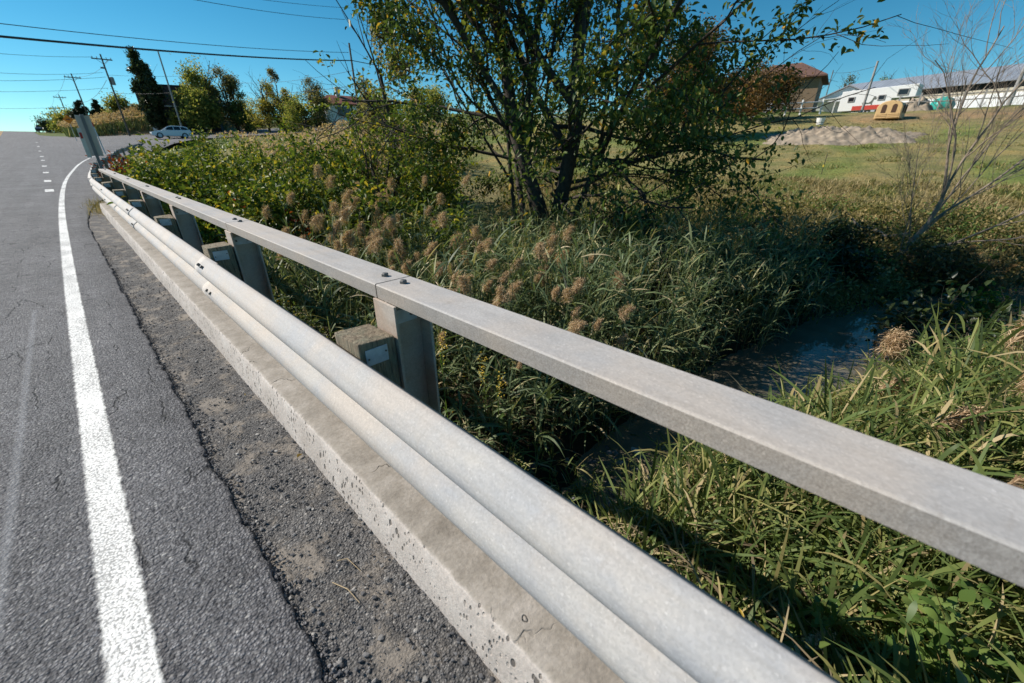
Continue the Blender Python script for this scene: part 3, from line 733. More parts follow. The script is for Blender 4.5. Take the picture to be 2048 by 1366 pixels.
# long low limbs reaching sideways, as in the photograph
for (dx, h, dr, da, du, ln, rad) in [(.25, 1.75, 1, .3, .16, 3.4, .045), (.2, 1.3, .85, -.55, .04, 3.0, .038), (.22, 2.4, 1, -.25, .32, 3.8, .045), (.25, 1.9, 1, -.15, .12, 4.0, .04), (.25, 1.55, .9, -.7, .10, 3.4, .036), (.25, 2.2, 1, -.5, .16, 4.2, .04), (-.5, 2.1, -1, -.1, .22, 3.6, .04), (-.6, 2.9, -1, .2, .42, 4.4, .045),
                                     (.25, 3.0, 1, -.1, .4, 3.9, .045), (.3, 3.6, 1, .3, .5, 3.8, .04), (.1, 1.7, .2, -1, .05, 2.6, .035), (-.2, 2.5, -.3, -1, .2, 3.0, .035), (.2, 2.6, .5, -1, .15, 3.2, .035), (.3, 2.0, .6, .9, .1, 3.8, .04)]:
    grow(r3, right*dx*.5+np.array([0, 0, h]), right*dr+away*da+np.array([0, 0, du]), ln, rad, 2, 8, .7, -.02, 7, .19, .5, br, .18)
P, D = twig_points(r3, br, 17, 1, .07)
lim = (P@right < 3.6) & ~((P@right > 1.3) & (P[:, 2] < 1.9) & (r3.random(len(P)) < .45)) & (P@away > -3.4) & (P@right > -3.0-.25*np.clip(P[:, 2]-3, 0, 4))
cl = nz(P[:, 0]*1.3+P[:, 1]*.4, P[:, 2]*1.2+P[:, 1]*.7, 1.9, 5); lat = np.hypot(P[:, 0], P[:, 1])
low = (P[:, 2] < 1.9) & (lat < 1.6)
keep = lim & (r3.random(len(P)) < np.clip(.46+1.25*cl, .03, .95)) & (~low | (r3.random(len(P)) < .15))
P, D = P[keep], D[keep]
rp = np.where(P[:, 2] > 2.7, 5, 4); P = np.repeat(P, rp, 0); D = np.repeat(D, rp, 0); P = P+r3.normal(0, .09, P.shape)
0 and print('TREE leaves', len(P), 'branches', len(br), 'top', P[:, 2].max())
tr = empty('shade_tree', (tb[0], tb[1], tz-.05), 'large dark multi-stemmed leafy tree rising out of the reeds beyond the railing', 'tree')
wood('trunk', br, M['bark'], tr, .0035)
leafed('crown', r3, P, D, .098, M['tree_leaf'], tr, .55, .55)

# ================================================================== REEDS
def reed_leaf_field(P, H, r, nl=9, lean=None, Ls=.40, Ws=.021, lean_amt=.12):
    """all leaves and stems of many reeds, P = feet, H = heights"""
    n = len(P); ld = r.normal(0, lean_amt, (n, 3)); ld[:, 2] = 0
    if lean is not None: ld = ld+lean
    out = []
    # stems
    D = nrm(ld+np.array([0, 0, 1.]))
    out.append(strips(P, D, H, .009, .04, [1, .9, .6], 3, r=r))
    for k in range(nl):
        u = r.uniform(.18, .98, n)
        B = P+D*(H*u)[:, None]; a = r.uniform(0, 6.283, n)
        el = r.uniform(.35, 1.3, n)
        d = np.stack([np.cos(a)*np.cos(el), np.sin(a)*np.cos(el), np.sin(el)], -1)
        if lean is not None: d = nrm(d+lean*1.6)
        ln = Ls*r.uniform(.55, 1.25, n)
        out.append(strips(B, d, ln, Ws*r.uniform(.6, 1.25, n), r.uniform(.15, .75, n), [.45, .95, 1, .72, .05], 4, r=r))
    return join(out)
r4 = np.random.default_rng(31)
def az_dist(n, a0, a1, d0, d1, r, p=1.0):
    a = np.radians(r.uniform(a0, a1, n)); d = d0+(d1-d0)*r.random(n)**p; return d*np.sin(a), d*np.cos(a)
def foot(x, y): return np.stack([x, y, ground(x, y)-.03], -1)
def clump(x, y, s, k): return .5+.5*nz(x, y, s, k)
# left bank bed (beyond the railing, in front of the tree)
x, y = az_dist(5600, 12, 84, 1.7, 9.4, r4, .62)
ok = (x > 1.25) & (y > stream_y(x)+stream_w(x)*1.05) & (np.hypot(x-tb[0], y-tb[1]) > .35) & (r4.random(len(x)) < -.10+1.7*clump(x, y, 1.5, 1)*clump(x, y, 3.1, 6)+.25) & ~((y > 6.6) & (x < 2.6)) & ~((x < 2.3-.1*y) & (y < 5.5) & (r4.random(len(x)) < .55))
x, y = x[ok], y[ok]; lb = foot(x, y)
hb = 1.0+.42*r4.random(len(x))+.42*clump(x, y, 1.1, 9); hb *= np.where(y < stream_y(x)+stream_w(x)+.6, .8, 1)*np.where((x < 3.3) & (y < 2.9), .6, 1)*np.where(x < 2.0, .65, 1)
V, F = reed_leaf_field(lb, hb, r4, 9, np.array([.05, -.05, 0]), .38, .021)
tag(mesh_np('reed_bed', V, F, M['reed_cool']), kind='stuff')
# right bank bed in the near corner
x, y = az_dist(10500, 62, 152, 1.3, 9.5, r4, .75)
ok = (x > 1.05) & (y < stream_y(x)-stream_w(x)*.8)
x, y = x[ok], y[ok]; rb = foot(x, y); dist_b = stream_y(x)-y
hr = (.46+.30*r4.random(len(x))+.62*smooth(.8, 3.4, dist_b)+.28*smooth(2.0, 3.6, dist_b)+.40*smooth(1.0, 1.5, dist_b)*smooth(2.3, 2.9, x)*smooth(5.4, 4.4, x))*(.45+.55*smooth(1.5, 2.6, x))*np.where(x > 5, .8, 1)
V, F = reed_leaf_field(rb, hr*1.08, r4, 11, np.array([.24, -.14, 0]), .54, .0175, .22)
tag(mesh_np('reed_bed', V, F, M['reed']), kind='stuff')
# young reed tufts standing in the shallows
n = 260; x = r4.uniform(1.5, 3.6, n); y = stream_y(x)+r4.normal(.05, .34, n); ok = clump(x, y, 4.5, 2) > .56; x, y = x[ok], y[ok]
V, F = reed_leaf_field(foot(x, y), r4.uniform(.18, .55, len(x)), r4, 7, None, .24, .013, .25)
tag(mesh_np('reed_shoots', V, F, M['reed']), kind='stuff')
# dead straw and leaf litter at the feet of both beds
PP = np.concatenate([lb[r4.random(len(lb)) < .9], rb, rb]); PP = PP+r4.normal(0, .12, PP.shape)*np.array([1, 1, 0]); PP[:, 2] = ground(PP[:, 0], PP[:, 1])+r4.uniform(.0, .5, len(PP))
a = r4.uniform(0, 6.28, len(PP)); d = np.stack([np.cos(a), np.sin(a), r4.uniform(-.2, .5, len(PP))], -1)
V, F = strips(PP, d, r4.uniform(.15, .45, len(PP)), r4.uniform(.006, .02, len(PP)), .5, [.6, 1, .6, .05], 3, r=r4)
tag(mesh_np('dead_straw', V, F, M['dead']), kind='stuff')

# single reeds that carry a brown seed head
def plume_mesh(r, size=.24, n=150, droop=.5, w=.006, side=0.0):
    u = r.uniform(0, 1, n)**.8; ax = np.stack([(.45+.75*side)*u**(1.7-.5*side), 0*u, u*(1-(.25+.45*side)*u)], -1)*size
    a = r.uniform(0, 6.28, n); d = np.stack([np.cos(a)*.8*(1-.5*side)+.55+.5*side, np.sin(a)*.85*(1-.6*side), .55-.35*side+.35*r.normal(size=n)], -1)
    br_ = size*r.uniform(.30, .62, n)*(1.1-.55*u)
    a1 = strips(ax, d, br_, w*r.uniform(.5, 1.2, n), r.uniform(.35, 1.0, n), [.5, 1, .9, .3], 4, r=r)
    # fuzz along each spray
    k = 3; B = np.repeat(ax, k, 0)+nrm(np.repeat(d, k, 0))*np.repeat(br_, k)[:, None]*r.uniform(.3, .95, (n*k, 1)); B[:, 2] -= np.repeat(br_, k)*.35*r.random(n*k)
    a2 = strips(B, rdir(n*k, r)+np.repeat(nrm(d), k, 0)*.6, size*r.uniform(.06, .14, n*k), w*.8, .4, [.6, 1, .3], 2, r=r)
    return join([a1, a2])
def reed_proto(r, h, size, label, group, n=150, nl=7, mat='reed_cool', side=0.0):
    t = empty('tall_reed', (0, 0, 0), label, 'reed', group)
    V, F = reed_leaf_field(np.zeros((1, 3)), np.array([h]), r, nl, np.array([.10, -.05, 0]), .42, .024, .02)
    mesh_np('leaves', V, F, M[mat], t)
    top = nrm(np.array([[.10, -.05, 1.]]))[0]*h+np.array([0, 0, -.05*h])
    V, F = plume_mesh(r, size, n, side=side); mesh_np('seed_head', V+top, F, M['plume'], t)
    return t
LAB_L = 'tall reed with a fluffy brown seed head in the thick bed between railing and tree'
protos = [reed_proto(r4, 1.42+.06*k, .185+.025*(k % 3), LAB_L, 'seed-bearing reeds in the bed below the tree', 190) for k in range(6)]
def put(k, o, x, y, z, s, rz):
    q = float(r4.uniform(.72, 1.22)); o.location = (x, y, z); o.rotation_euler = (float(r4.normal(0, .13)), float(r4.normal(0, .13)), rz); o.scale = (s*q, s*q, s*(.6+.4*q))
px_list = [(880, 545), (905, 520), (925, 500), (955, 465), (985, 500), (1010, 520), (865, 600), (815, 520), (830, 490), (795, 500), (770, 470), (745, 480), (720, 440), (705, 425), (690, 400), (735, 405), (665, 395), (680, 430), (655, 420), (640, 455),
    (870, 465), (900, 470), (940, 445), (1030, 560), (1060, 530), (1090, 510), (1130, 460), (1125, 480), (1150, 540), (1185, 525), (975, 560), (960, 590), (940, 560), (1005, 610), (1140, 595), (870, 430), (865, 350), (790, 430), (760, 430), (715, 380), (700, 460), (660, 360), (1205, 625), (1235, 690), (1160, 660), (1080, 770), (905, 670), (850, 560), (700, 505), (770, 545), (600, 470), (625, 490), (575, 500), (850, 520), (915, 540), (890, 575)]
for _ in range(64):
    t_ = r4.random(); px_list.append((int(580+600*t_+r4.normal(0, 55)), int(385+200*t_**1.1+r4.normal(0, 55))))
first = set()
for i, (px, py) in enumerate(px_list):
    dd = np.clip(3.2+(620-py)*.016, 2.6, 7.2) if py < 620 else 3.0+.002*(px-900)
    p = at(px, py, dd); k = i % 6
    o = protos[k] if k not in first else copy_tree(protos[k]); first.add(k)
    g = float(ground(p[0], p[1])); hh = 1.42+.06*k+.06
    put(k, o, p[0]-.12, p[1]+.05, max(g-.05, p[2]-hh), float(np.clip((p[2]-max(g-.05, p[2]-hh))/hh, .45, 1.15)), float(r4.uniform(-1.2, 1.2)))
RIGHT = [((1765, 700), 4.6, .26, 'reed with a small upright brown seed head standing alone against the dark water'),
         ((1742, 775), 4.1, .22, 'short reed with a drooping seed head just below the lone one at the water'),
         ((1995, 655), 3.6, .34, 'tallest reed in the near bed, its long seed head leaning right over the water'),
         ((2035, 745), 3.3, .30, 'reed with a wide brown seed head cut by the right edge of the photo'),
         ((1960, 905), 2.5, .24, 'reed with a dense brown seed head lying flat just above the near railing'),
         ((1850, 815), 3.2, .20, 'reed with a thin ragged brown seed head amid green blades above the railing'),
         ((1588, 1285), 1.75, .13, 'low reed with a tan seed head between the guardrail and the railing')]
for (px, py), dd, size, lab in RIGHT:
    p = at(px, py, dd*.95); g = float(ground(p[0], p[1])); h = max(.35, p[2]-g+.0)
    o = reed_proto(r4, h, size*1.1, lab, None, 330, 8, 'reed', .0 if size == .26 else .8); o.location = (p[0]-.10*h, p[1]+.05*h, g)
    o.rotation_euler = (0, 0, float(r4.uniform(-.9, -.3)))

# ================================================================== BUSHES AND WEEDS
def bush(name, label, cat, x, y, h, wdt, lmat, r, n=2600, size=.10, group=None, aspect=.6, nst=9, bark='bark', z=None):
    zz = float(ground(x, y))-.05 if z is None else z
    t = empty(name, (x, y, zz), label, cat, group); br = []
    for k in range(nst):
        a = r.uniform(0, 6.28); s = r.uniform(.15, .75)
        grow(r, (r.normal(0, .12*wdt), r.normal(0, .12*wdt), 0), (math.cos(a)*s*wdt/h, math.sin(a)*s*wdt/h, 1), h*r.uniform(.7, 1.0), .018*h/1.5, 2, 5, .65, .02, 4, .14, .55, br, .15)
    wood('stems', br, M[bark], t, .003)
    per = 10; P, D = twig_points(r, br, per, 1, .06, .1)
    if len(P) > n:
        i = r.choice(len(P), n, False); P, D = P[i], D[i]
    else:
        k = int(math.ceil(n/len(P))); P = np.repeat(P, k, 0)[:n]+r.normal(0, .07, (n, 3)); D = np.repeat(D, k, 0)[:n]
    leafed('foliage', r, P, D, size, M[lmat], t, aspect, .25)
    return t
r5 = np.random.default_rng(41)
TH = 'yellow-green leafy shrub in the thicket behind the far half of the railing'
spots = [(1.75, 8.3, 1.5), (2.3, 10.2, 1.7), (1.9, 12.2, 1.7), (3.1, 8.8, 1.75), (3.0, 12.0, 2.0), (4.2, 10.3, 1.9), (2.5, 14.6, 1.9), (3.9, 14.2, 2.1), (5.2, 12.2, 2.1), (3.0, 17.5, 1.9), (4.9, 17.0, 2.1), (6.6, 14.6, 2.1), (3.9, 21, 1.9), (6.3, 20, 2.1), (8.2, 17.3, 2.1), (5.6, 8.9, 1.9), (5.0, 25, 2.0), (8.0, 23.5, 2.1), (3.6, 6.9, 1.6), (7.4, 11.2, 2), (9.2, 14.2, 2), (10.5, 19, 2), (9.5, 28, 2), (5.5, 31, 2), (12.5, 24, 2), (13.5, 31, 2), (1.4, 16.8, 1), (2.2, 21, 1)]
for i, (x, y, h) in enumerate(spots):
    bush('leafy_shrub', TH, 'shrub', x, y, (1.15+.2*r5.normal()-float(ground(x, y)))*.76, 1.5, 'bush_leaf', r5, 5200, .088, 'shrubs of the thicket behind the railing')
for i, (px, D_, h, wd, lab) in enumerate([(760, 10.6, 3.0, 2.0, 'tall shrub with small pale leaves directly left of the big tree'), (850, 11.8, 2.4, 2.0, 'dense green shrub close behind the left stems of the big tree'), (700, 12.5, 2.2, 1.9, 'round shrub with yellowing leaves beyond the reeds left of the big tree'), (640, 13.5, 2.0, 1.8, 'low dense shrub between the thicket and the yellowing round shrub')]):
    p = at(px, 300, D_); bush('leafy_shrub', lab, 'shrub', p[0], p[1], h, wd, 'bush_leaf', r5, 4200, .10)
p = at(545, 395, 8.0); bush('sumac_bush', 'red and orange autumn bush in a dark gap of the green thicket', 'shrub', p[0], p[1], 1.35, .8, 'sumac', r5, 620, .085)
p = at(218, 318, 17.5); bush('sumac_bush', 'small dark red bush at the foot of the grey marker board', 'shrub', p[0]+.3, p[1], .9, .7, 'sumac', r5, 420, .10)
# trunk skirt of leafy suckers
for k, (px, D_, h) in enumerate([(1010, 7.6, 1.5), (1180, 7.6, 1.3), (1090, 7.9, 1.6)]):
    p = at(px, 450, D_); bush('sucker_shrub', ['leafy suckers left of the big tree trunk', 'leafy suckers right of the big tree trunk', 'leafy suckers growing in front of the big tree trunk'][k], 'shrub', p[0], p[1], h*.75, .8, 'tree_leaf', r5, 700, .08)
# shaded stream-bank shrubs right of the tree
for k, (px, D_, h, w_) in enumerate([(1290, 6.9, .75, 1.2), (1400, 7.2, .7, 1.2), (1500, 7.8, .7, 1.2), (1600, 9.0, .65, 1.2), (1690, 10.6, .6, 1.2)]):
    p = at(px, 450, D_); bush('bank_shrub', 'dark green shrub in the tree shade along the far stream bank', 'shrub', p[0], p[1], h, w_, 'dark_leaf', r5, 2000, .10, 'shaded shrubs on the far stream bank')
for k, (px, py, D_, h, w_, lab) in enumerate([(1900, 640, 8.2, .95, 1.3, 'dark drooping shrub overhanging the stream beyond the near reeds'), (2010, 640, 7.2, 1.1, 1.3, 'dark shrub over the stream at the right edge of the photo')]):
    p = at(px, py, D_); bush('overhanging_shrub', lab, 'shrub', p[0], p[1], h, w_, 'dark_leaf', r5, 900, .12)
for k, (px, D_, h, w_, lm, lab) in enumerate([(1560, 11.6, .75, 1.2, 'rust_leaf', 'low rust-brown scrub bush left of the leafless tree on the far bank'), (1700, 12.4, .8, 1.3, 'dark_leaf', 'dark green scrub bush just left of the driftwood on the far bank'), (1880, 12.2, .8, 1.3, 'rust_leaf', 'brown scrub bush at the foot of the leafless tree on its right'), (1975, 12.8, .95, 1.5, 'rust_leaf', 'taller brown scrub bush farther right of the leafless tree'), (1420, 10.6, .7, 1.2, 'bush_leaf', 'low green scrub bush in the rough grass right of the big tree'), (2045, 11.0, .8, 1.3, 'bush_leaf', 'yellow-green scrub bush on the far bank at the right edge')]):
    p = at(px, 450, D_); bush('scrub_bush', lab, 'shrub', p[0], p[1], h, w_, lm, r5, 1500, .085)
# big-leaved bright weed in the near corner
def weed(name, lab, p, h, n, size, mat, r, spread=.35):
    g = float(ground(p[0], p[1])); t = empty(name, (p[0], p[1], g), lab, 'plant'); br = []
    for k in range(7):
        a = r.uniform(0, 6.28); grow(r, (0, 0, 0), (math.cos(a)*spread, math.sin(a)*spread, 1), h*r.uniform(.75, 1.05), .006, 1, 4, .6, .03, 4, .1, .5, br, .3)
    wood('stems', br, M['grass'], t); P, D = twig_points(r, br, n, 1, .03, .3)
    n_ = len(P); d = D*.4+rdir(n_, r)+np.array([0, 0, .2]); V, F = strips(P, d, size*r.uniform(.6, 1.3, n_), size*.5*r.uniform(.7, 1.2, n_), r.uniform(.2, .7, n_), [.06, .72, 1, .86, .52, .03], 6, r=r)
    mesh_np('leaves', V, F, M[mat], t); return t
weed('leafy_weed', 'bright green broad-leaved weed in the bottom right corner', at(1985, 1300, 2.1), .85, 42, .07, 'weed', r5, .2)
weed('leafy_weed', 'bright weed with pointed leaves below the broad-leaved corner weed', at(1760, 1345, 1.75), .55, 50, .06, 'weed', r5)
weed('leafy_weed', 'low yellow-green weed at the water edge below the lone seed head', at(1700, 760, 4.6), .6, 22, .06, 'bush_leaf', r5)
for k, (px, py, D_, lab) in enumerate([(885, 690, 2.9, 'yellow-flowered weed just right of the nearest steel post'), (965, 735, 3.0, 'slim yellow-flowered weed seen under the railing near the nearest post'), (1000, 770, 2.8, 'yellow-flowered weed lowest on the bank under the railing')]):
    p = at(px, py, D_); g = float(ground(p[0], p[1])); t = empty('goldenrod', (p[0], p[1], g), lab, 'plant')
    hh = max(.3, p[2]-g); V, F = reed_leaf_field(np.zeros((1, 3)), np.array([hh]), r5, 14, None, .10, .014, .05); mesh_np('leaves', V, F, M['weed'], t)
    P = r5.normal(0, 1, (90, 3))*np.array([.02, .02, .07])+np.array([0, 0, hh]); V, F = leaves(P, rdir(90, r5), rdir(90, r5), .014, .01); mesh_np('blooms', V, F, M['yellow'], t)
# low weeds carpeting the bank right under the railing
n = 17000; x = 1.0+2.3*r5.random(n)**1.2; y = r5.uniform(-1.6, 9, n); ok = (np.abs(y-stream_y(x)) > .55+.2*r5.random(n)); x, y = x[ok], y[ok]; P = foot(x, y); P[:, 2] += r5.random(len(x))**1.5*.42
V, F = leaves(P, rdir(len(P), r5)+np.array([0, 0, .3]), rdir(len(P), r5)*.6+np.array([0, 0, 1.]), r5.uniform(.014, .042, len(P)), r5.uniform(.008, .020, len(P)))
tag(mesh_np('ground_cover', V, F, M['tree_leaf']), kind='stuff')
# grass tuft where the kerb ends
n = 420; x = .235+.10*r5.normal(size=n); y = 12.9+.8*r5.normal(size=n); P = np.stack([x, y, zr(y)-.02], -1)
d = r5.normal(0, .35, (n, 3)); d[:, 2] = 1
V, F = strips(P, d, r5.uniform(.1, .34, n), .007, r5.uniform(.2, .6, n), [1, .9, .5, .05], 3, r=r5)
tag(mesh_np('grass_tuft', V, F, M['straw_grass']), 'tuft of dry grass at the far end of the concrete kerb', 'grass')

# ================================================================== FIELD GRASSES
def tufts(name, x, y, h, wdt, mat, r, per=1, lean=.45):
    x = np.repeat(x, per)+r.normal(0, .06, len(x)*per); y = np.repeat(y, per)+r.normal(0, .06, len(x)); h = np.repeat(h, per)*r.uniform(.5, 1.2, len(x))
    P = np.stack([x, y, ground(x, y)-.02], -1); d = r.normal(0, lean, (len(x), 3)); d[:, 2] = 1
    V, F = strips(P, d, h, wdt*r.uniform(.6, 1.4, len(x)), r.uniform(.2, .8, len(x)), [1, .85, .5, .05], 2, r=r)
    return tag(mesh_np(name, V, F, M[mat]), kind='stuff')
def in_water(x, y): return np.abs(y-stream_y(x)) < stream_w(x)
x, y = az_dist(11000, 44, 100, 8.6, 22, r5, .9); ok = ~in_water(x, y); x, y = x[ok], y[ok]; c = clump(x, y, .6, 4)
i = c > .42; tufts('rough_grass', x[i], y[i], .22+.3*c[i], .022, 'straw_grass', r5, 6)
tufts('rough_grass', x[~i], y[~i], .20+.22*(1-c[~i]), .026, 'grass', r5, 5)
x, y = az_dist(9000, 40, 97, 20, 34, r5, .9); c = clump(x, y, .7, 14); tufts('meadow_grass', x, y, .05+.05*r5.random(len(x))+.22*smooth(.6, .8, c), .03, 'grass', r5, 4)
x, y = az_dist(5000, 40, 97, 33, 48, r5, 1); tufts('meadow_grass', x, y, .09+.09*r5.random(len(x)), .05, 'straw_grass', r5, 4)
# weedy brown and green patches along the far bank of the stream
x, y = az_dist(2600, 70, 100, 9.5, 17, r5, 1); ok = (~in_water(x, y)) & (clump(x, y, .9, 12) > .45); x, y = x[ok], y[ok]; P = foot(x, y); P = np.repeat(P, 9, 0)+r5.normal(0, .16, (len(P)*9, 3))*np.array([1, 1, .9])+np.array([0, 0, .22])
V, F = leaves(P, rdir(len(P), r5), rdir(len(P), r5)+np.array([0, 0, .8]), r5.uniform(.06, .13, len(P)), r5.uniform(.03, .06, len(P)))
tag(mesh_np('bank_weeds', V, F, M['gold_weed']), kind='stuff')
x, y = az_dist(1500, 62, 97, 9.5, 18, r5, 1); ok = (~in_water(x, y)) & (clump(x, y, .7, 22) > .55); x, y = x[ok], y[ok]; P = foot(x, y); P = np.repeat(P, 9, 0)+r5.normal(0, .15, (len(P)*9, 3))*np.array([1, 1, .8])+np.array([0, 0, .16])
V, F = leaves(P, rdir(len(P), r5), rdir(len(P), r5)+np.array([0, 0, .8]), r5.uniform(.05, .12, len(P)), r5.uniform(.03, .06, len(P)))
tag(mesh_np('bank_weeds', V, F, M['weed']), kind='stuff')
# reed belts in the middle distance and on the bank beyond the side road
def far_reeds(name, x, y, h, r, wd=.05):
    P = np.stack([x, y, ground(x, y)], -1); n = len(x); d = r.normal(0, .2, (n, 3)); d[:, 2] = 1
    a = strips(P, d, h, wd, .15, [.8, 1, .7, .2], 3, r=r)
    tag(mesh_np(name, *a, M['reed_cool']), kind='stuff')
    T = P+nrm(d)*h[:, None]*.92; T = np.repeat(T, 4, 0); T = T+r.normal(0, .05, T.shape)
    V, F = strips(T, rdir(len(T), r)*.6+np.array([.5, 0, .8]), r.uniform(.22, .42, len(T)), wd*1.2, .5, [.4, 1, .8, .1], 3, r=r)
    return tag(mesh_np(name.replace('bed', 'heads'), V, F, M['plume']), kind='stuff')
x, y = az_dist(5200, 14, 38, 15, 36, r5, 1); ok = clump(x, y, .25, 3) > .40; x, y = x[ok], y[ok]; far_reeds('reed_bed', x, y, 1.3+.5*r5.random(len(x)), r5, .035)
x, y = az_dist(4600, .5, 13.5, 107, 122, r5, 1); ok = x > 1.8; x, y = x[ok], y[ok]; far_reeds('reed_bed', x, y, 1.9+.8*r5.random(len(x)), r5, .12)
x, y = az_dist(1300, 12, 38, 36, 66, r5, 1); ok = clump(x, y, .12, 3) > .5; x, y = x[ok], y[ok]; far_reeds('reed_bed', x, y, 1.3+.6*r5.random(len(x)), r5, .09)
# stones and mud at the water edge
n = 150; x = r5.uniform(1.7, 3.3, n); y = stream_y(x)-.05+.36*r5.normal(size=n); sz = .012+.055*r5.random(n)**2.5
tag(stones('shore_stones', np.stack([x, y, np.maximum(ground(x, y), WATER-.02)+.01], -1), sz, M['gravel'], r5), kind='stuff')

# ================================================================== THE BARE TREE BY THE STREAM
r6 = np.random.default_rng(57)
bp = at(1805, 490, 13.0); bz = float(ground(bp[0], bp[1]))-.1
bt = empty('bare_tree', (bp[0], bp[1], bz), 'leafless grey tree with spreading branches on the far stream bank', 'tree'); br = []
rt2 = np.array([math.cos(R(88)), -math.sin(R(88)), 0]); 
tk = [np.zeros(3), rt2*.12+[0, 0, .5], rt2*.30+[0, 0, 1.0], rt2*.36+[0, 0, 1.6]]
br.append((tk, [.085, .07, .058, .048], 3)); br.append(([np.zeros(3), rt2*.4+[0, 0, .35], rt2*.9+[0, 0, .6]], [.06, .05, .04], 3))
for (q, dr, du, ln, rad) in [(tk[3], -.06, 1, 3.6, .036), (tk[3], .16, 1, 3.7, .034), (tk[2], .38, 1, 3.7, .034), (rt2*.9+[0, 0, .6], .85, .7, 3.4, .028), (rt2*.9+[0, 0, .6], 1.0, .4, 2.6, .022), (tk[1], -.35, 1, 2.4, .016), (tk[0], -.2, 1, 2.3, .016), (tk[3], -.16, 1, 3.2, .026), (tk[2], .22, 1, 3.5, .028), (tk[1], .6, .9, 3.2, .022)]:
    grow(r6, q, rt2*dr+np.array([.15*r6.normal(), 0, du]), ln, rad, 3, 9, .46, .05, 6, .11, .50, br, .15)
wood('trunk', [(p_, [q_*.85 for q_ in r_], d_) for p_, r_, d_ in br], M['pale_bark'], bt, .0); bt.scale = (.88, .88, .88)
dp = at(1770, 470, 14.3); dw = MB().tube([(0, 0, .05), (.35, -.1, .1), (.7, -.35, -.02), (1.05, -.3, .12)], [.07, .06, .05, .03], 7).tube([(.05, 0, .08), (-.2, .1, .3)], [.05, .02], 6)
o = dw.build('driftwood', M['pale_bark'], smooth_=True); o.location = (dp[0], dp[1]+.6, float(ground(dp[0], dp[1]+.6))+.2); o.rotation_euler = (0, 0, R(-95)); tag(o, 'pale twisted driftwood branch at the foot of the leafless tree', 'driftwood')

# ================================================================== TREES IN THE DISTANCE
def crown_tree(name, lab, px, py_top, D_, wdt, lmat, r, n=2600, size=.35, shape='round', bark='bark', low=.12, group=None, gaps=.4):
    p = at(px, py_top, D_); g = float(ground(p[0], p[1]))-.1; h = p[2]-g
    t = empty(name, (p[0], p[1], g), lab, 'tree', group); br = []
    ns = 1 if shape in ('cone', 'column') else 3
    for k in range(ns):
        grow(r, (0, 0, 0), (r.normal(0, .12), r.normal(0, .12), 1), h*(.78 if ns == 1 else r.uniform(.6, .8)), .02*h, 2, 6, .7 if ns > 1 else .5, .05, 5, .05, .42, br, .2)
    wood('trunk', br, M[bark], t, .012)
    # leaf clumps through the crown
    nc = max(14, n//45); u = r.uniform(low, 1, nc)
    rad = {'round': np.sin(np.pi*np.clip((u-low)/(1-low), .04, .97)**.8), 'cone': 1.0-.97*(u-low)/(1-low), 'column': np.sin(np.pi*np.clip((u-low)/(1-low), .05, .96)**.75)**.7}[shape]*wdt*.5
    a = r.uniform(0, 6.28, nc); q_ = np.sqrt(r.random(nc))*.9
    C = np.stack([np.cos(a)*rad*q_, np.sin(a)*rad*q_, u*h], -1)
    if shape == 'round':                     # several overlapping leaders with pointed tops
        ks = 7; sx = r.normal(0, .20*wdt, (ks, 2)); st_ = np.clip(1.02-1.1*np.hypot(sx[:, 0], sx[:, 1])/wdt*r.uniform(.5, 1.4, ks), .5, 1); j = r.integers(0, ks, nc)
        u = low+(1-low)*r.random(nc)**.9; wr = np.sin(np.pi*np.clip(u, .05, .98)**.7)*.30*wdt; q_ = np.sqrt(r.random(nc))
        C = np.stack([sx[j, 0]*(.4+.6*u)+np.cos(a)*wr*q_, sx[j, 1]*(.4+.6*u)+np.sin(a)*wr*q_, u*st_[j]*h], -1)
    cs = (.10+.10*r.random(nc))*wdt*{'round': .62, 'column': .55, 'cone': .5}[shape]*(1.05-.75*(u-low)/(1-low) if shape == 'cone' else 1)
    n = int(n*3.1); i = r.integers(0, nc, n); P = C[i]+r.normal(0, 1, (n, 3))*cs[i][:, None]*np.array([.8, .8, .75]); P = P[P[:, 2] > low*h*.6]
    if shape in ('column',): P[:, 2] += np.abs(r.normal(0, .25, len(P)))
    leafed('crown', r, P, np.repeat([[0, 0, 1.]], len(P), 0), size*.85, M[lmat], t, .62, -.1 if shape == 'column' else .2)
    return t
r7 = np.random.default_rng(77)
crown_tree('leafy_tree', 'yellowish tree between the golden tree and the airy tree in the row', 572, 172, 92, 4.6, 'gold_leaf', r7, 1500, .30, low=.05)
crown_tree('leafy_tree', 'grey-green tree just left of the red roof beside the airy tree', 640, 172, 88, 4.8, 'pale_leaf', r7, 1500, .28, low=.05)
crown_tree('leafy_tree', 'low olive tree between the tree behind the car and the golden tree', 478, 178, 94, 4.6, 'far_leaf', r7, 1500, .30, low=.05)
crown_tree('poplar_tree', 'tall dark narrow poplar between the cross-arm pole and the dark building', 266, 106, 99, 3.5, 'poplar', r7, 3600, .42, 'column')
crown_tree('poplar_tree', 'shorter dark poplar spire merging into the right side of the tall poplar', 284, 130, 100, 3.3, 'poplar', r7, 2400, .42, 'column')
crown_tree('leafy_tree', 'broad dark green and olive tree right behind the white car', 385, 116, 96, 8.6, 'far_leaf', r7, 4200, .40)
crown_tree('leafy_tree', 'olive tree with a thin top right of the broad tree behind the car', 442, 124, 96, 6.4, 'pale_leaf', r7, 3000, .32)
crown_tree('leafy_tree', 'low yellowish tree on the left flank of the broad tree behind the car', 352, 180, 97, 4.0, 'gold_leaf', r7, 1500, .34)
crown_tree('leafy_tree', 'thin golden-leaved tree with two pointed tops in the middle of the row', 512, 142, 88, 6.0, 'gold_leaf', r7, 2000, .28, gaps=.5)
crown_tree('leafy_tree', 'narrow grey-green tree leaning on the right side of the golden tree', 543, 142, 92, 3.6, 'pale_leaf', r7, 1100, .28, 'column')
